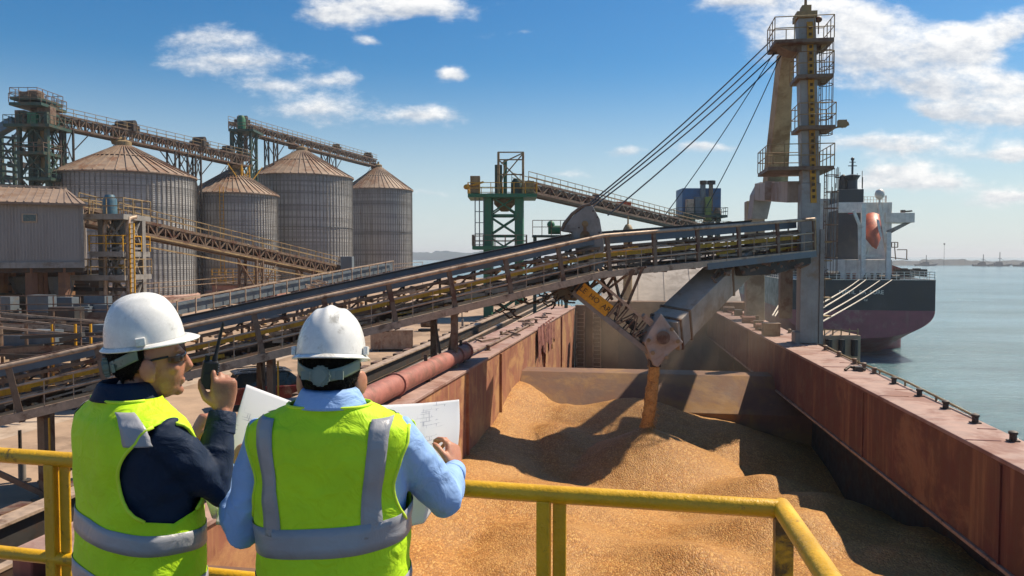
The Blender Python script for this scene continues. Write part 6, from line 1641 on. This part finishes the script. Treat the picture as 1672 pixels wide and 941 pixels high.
# --- the man in the light blue shirt, back to the viewer
B2 = W(-.533, 2.36, PZ); yaw2 = math.radians(-2)
T2 = Matrix.Translation(B2) @ Matrix.Rotation(YAW+yaw2, 4, 'Z'); I2 = T2.inverted()
wr2 = I2 @ at(741, 772, 2.74); el2 = I2 @ at(722, 815, 2.47); wl2 = I2 @ at(372, 775, 2.62); ell2 = I2 @ at(391, 862, 2.36)
fr2 = (W(-.10,.55,.80)-W(0,0,0)); pr2 = (W(-.85,.45,-.25)-W(0,0,0)); R2 = I2.to_3x3()
person('worker in white hard hat, light blue shirt and lime vest holding a drawing', B2, yaw2, (V((-.004,-.005,1.598)), math.radians(2), math.radians(-7), 0),
    {'r': ((V((.195,-.02,1.405)), el2, wr2), 0), 'l': ((V((-.195,-.02,1.405)), ell2, wl2), 0)}, M['blue_shirt'], (1.447, 1.17, 36), math.radians(-2), bands=((1.155, .012, .012, .082), (.98, 0, 0, .07)),
    hand_kw={'r': {'frame': (R2@fr2, R2@pr2), 'kw': {'curls': (42,46,50,52), 'thumb': (40,10,40)}}, 'l': {'frame': (R2@(W(.25,.5,.8)-W(0,0,0)), R2@(W(.8,.5,-.3)-W(0,0,0))), 'kw': {'curls': (45,48,50,52), 'thumb': (40,10,40)}}})
# --- the man in the navy shirt with the radio
B1 = W(-1.165, 2.47, PZ); yaw1 = math.radians(-42)
T1_ = Matrix.Translation(B1) @ Matrix.Rotation(YAW+yaw1, 4, 'Z'); I1 = T1_.inverted(); R1 = I1.to_3x3()
wr1w = at(361, 672, 2.52); wr1 = I1 @ wr1w; HF = W(.04,.02,1)-W(0,0,0); HP = W(-.40,.91,.02)-W(0,0,0); HT = HF.normalized().cross(HP.normalized()); el1 = I1 @ at(338, 800, 2.44); wl1 = I1 @ at(312, 722, 2.86); ell1 = I1 @ at(285, 800, 2.80)
person('worker in white hard hat, navy shirt and lime vest raising a radio', B1, yaw1, (V((.02,.022,1.632)), math.radians(-22), math.radians(3), math.radians(3)),
    {'r': ((V((.195,-.01,1.405)), el1, wr1), 0), 'l': ((V((-.195,.0,1.405)), ell1, wl1), 0)}, M['navy_shirt'], (1.447, 1.16, 52), math.radians(5), glasses=True, beard=True, patch=True, straps=False,
    bands=((1.115, .0, -.028, .062), (.965, .0, -.028, .066)),
    hand_kw={'r': {'frame': (R1@HF, R1@HP), 'kw': {'curls': (20,64,72,74), 'thumb': (34,20,12), 'spread': 3}}, 'l': {'frame': (R1@(W(.3,.3,.8)-W(0,0,0)), R1@(W(.6,.6,-.4)-W(0,0,0))), 'kw': {'curls': (45,50,52,54), 'thumb': (40,10,30)}}})
# --- radio in the raised hand
rc = wr1w + HF.normalized()*.122 + HP.normalized()*.024 + HT*.043; rax = (W(.16,.02,1)-W(0,0,0)).normalized(); rs = (W(.92,.40,0)-W(0,0,0)); rs = (rs-rax*rs.dot(rax)).normalized(); rd = rax.cross(rs)
rd_t = thing('walkie_talkie', 'black walkie talkie with a long antenna in the raised hand', 'radio', rc)
def RP_(x, y, z): return rc + (rs*x + rd*y + rax*z)*.88
M['radio'] = pmat('black radio plastic', C('17191b'), .42)
b = MB(); b.frame(RP_(-.027,-.016,-.065), rs*.0475, rd*.030, rax*.092); ro = b.build('body', M['radio'], rd_t, bevel=.007)
b = MB(); b.frame(RP_(-.022,-.019,-.06), rs*.039, rd*.0035, rax*.048); b.build('belt_clip', M['radio'], ro, bevel=.001)
b = MB()
for k in range(6): b.frame(RP_(.0265,-.010,-.02+k*.009), rs*.0035, rd*.016, rax*.0045)
b.build('side_key', pmat('radio key grey', C('4d5254'), .4), ro)
b = MB(); b.loft([(RP_(-.006+.018,0,.035),.0085,.0085),(RP_(.012,0,.055),.0085,.0085),(RP_(.013,0,.06),.0062,.0062),(RP_(.020,.0,.17),.0048,.0048),(RP_(.021,0,.176),.0058,.0058),(RP_(.0215,0,.184),.003,.003)],12); b.build('antenna', M['dark_mat'], rd_t, smooth=True)
b = MB(); b.tube(RP_(-.014,0,.038), RP_(-.014,0,.058), .008, 14); b.build('knob', M['dark_mat'], rd_t, smooth=True)
# --- the drawing sheet
m, t, b = base_mat('drawing paper'); uvn = t.new('ShaderNodeUVMap').outputs[0]
def lines(sx, sy, off_, w_):
    n = t.new('ShaderNodeTexBrick'); n.inputs['Scale'].default_value = 1; n.inputs['Mortar Size'].default_value = w_; n.inputs['Brick Width'].default_value = sx; n.inputs['Row Height'].default_value = sy; n.offset = off_; n.inputs['Mortar Smooth'].default_value = .3
    t.link(uvn, n.inputs['Vector']); return n.outputs['Fac']
lf = t.math('MAXIMUM', lines(.17,.085,.35,.0035), lines(.071,.034,.6,.0025))
msk = t.math('MULTIPLY', t.smooth(t.noise(uvn, 4.5, 3, .5), .52, .58), t.smooth(t.noise(uvn, 15, 2, .5), .42, .5))
sq_ = t.new('ShaderNodeSeparateXYZ'); t.link(uvn, sq_.inputs[0])
t.link(t.mix(t.math('MULTIPLY', t.math('MULTIPLY', lf, msk), .5), C('eceef1'), C('4a5a80')), b.inputs['Base Color']); b.inputs['Roughness'].default_value = .6
tr_ = t.new('ShaderNodeBsdfTranslucent'); tr_.inputs['Color'].default_value = C('e4e8ee'); ms = t.new('ShaderNodeMixShader'); ms.inputs[0].default_value = .3
t.link(b.outputs[0], ms.inputs[1]); t.link(tr_.outputs[0], ms.inputs[2]); t.link(ms.outputs[0], t.n['Material Output'].inputs[0])
M['paper'] = m
def sheet(name, label, fn, nu=60, nv=40):
    b = MB(); b.grid(nu, nv, fn); o0 = fn(.5,.5); o = b.build(name, M['paper'], None, smooth='all', org=o0)
    uvl = o.data.uv_layers.new(name='UVMap')
    for lp in o.data.loops: i = lp.vertex_index; uvl.data[lp.index].uv = ((i % nu)/(nu-1)*1.4, (i//nu)/(nv-1))
    s = o.modifiers.new('solid', 'SOLIDIFY'); s.thickness = .0012; s.offset = 0
    tag(o, label, 'drawing'); return o
def interp(pts, f):
    for (a, pa), (c, pc) in zip(pts, pts[1:]):
        if f <= c: k = (f-a)/(c-a); k = k*k*(3-2*k); return tuple(x+(y-x)*k for x, y in zip(pa, pc))
    return pts[-1][1]
topE = ((0,(400,629,2.90)),(.26,(492,664,2.86)),(.55,(610,664,2.90)),(.80,(690,660,2.96)),(1,(749,654,3.00)))
botE = ((0,(346,862,2.56)),(.3,(450,880,2.58)),(.6,(600,880,2.62)),(.85,(690,860,2.72)),(1,(731,800,2.86)))
def paper(u_, v_):
    a, c = interp(topE, u_), interp(botE, u_); p = at(a[0], a[1], a[2]).lerp(at(c[0], c[1], c[2]), v_)
    return p + (W(0,1,0)-W(0,0,0))*(-.05*math.sin(PI*v_)*(.4+.6*math.sin(PI*u_))) + V((0,0,.012*math.sin(u_*9)*math.sin(PI*v_))) + (W(1,0,0)-W(0,0,0))*(.018*math.sin(PI*v_)*(1 if u_ > .8 else -.4)*abs(u_-.5)*2)
sheet('drawing_sheet', 'large white drawing sheet spread open in front of the blue shirted worker', paper)
def roll(u_, v_):
    a = 2*PI*1.35*u_; r_ = .020+.006*u_; P, Q = at(306, 706, 2.90), at(352, 846, 2.74); ax_ = (Q-P).normalized(); e1 = ax_.cross(V((0,0,1))).normalized(); e2_ = ax_.cross(e1)
    return P.lerp(Q, v_) + e1*r_*math.cos(a) + e2_*r_*math.sin(a)
sheet('rolled_drawing', 'rolled white drawing held behind the navy sleeve', roll, 40, 12)
# ------------------------------------------------------------------ dust over the spout, thin sea air
m = bpy.data.materials.new('grain dust'); m.use_nodes = True; t = NT(m); t.n.clear()
out = t.new('ShaderNodeOutputMaterial'); pv = t.new('ShaderNodeVolumePrincipled'); pv.inputs['Color'].default_value = (.90,.68,.46,1); pv.inputs['Anisotropy'].default_value = .3
tc = t.new('ShaderNodeTexCoord').outputs['Object']; ln = t.new('ShaderNodeVectorMath', operation='LENGTH'); t.link(tc, ln.inputs[0])
nz2 = t.noise(tc, 2.2, 4, .6)
dn = t.math('MULTIPLY', t.smooth(ln.outputs['Value'], .95, .15, 0, 1), t.smooth(nz2, .35, .7, .15, 1))
t.link(t.math('MULTIPLY', dn, .21), pv.inputs['Density']); t.link(pv.outputs[0], out.inputs['Volume'])
try: m.cycles.volume_step_rate = 3.0
except Exception: pass
M['dust'] = m
b = MB(); b.ball((0,0,0), 1, 1, 1, 24, 16)
dc = at(1105, 535, 35); o = b.build('dust', M['dust'], None, smooth='all'); o.location = dc; o.scale = (6.0, 6, 3.8); tag(o, 'pale dust hanging round the grain spout', 'dust', kind='stuff')
m = bpy.data.materials.new('sea air'); m.use_nodes = True; t = NT(m); t.n.clear()
out = t.new('ShaderNodeOutputMaterial'); pv = t.new('ShaderNodeVolumePrincipled'); pv.inputs['Color'].default_value = (.93,.96,1,1); pv.inputs['Density'].default_value = .00022; pv.inputs['Anisotropy'].default_value = .2
t.link(pv.outputs[0], out.inputs['Volume'])
b = MB(); b.box2(-9100, 9100, -3100, 11100, -9.5, 62); o = b.build('haze', m); tag(o, None, None, kind='stuff')
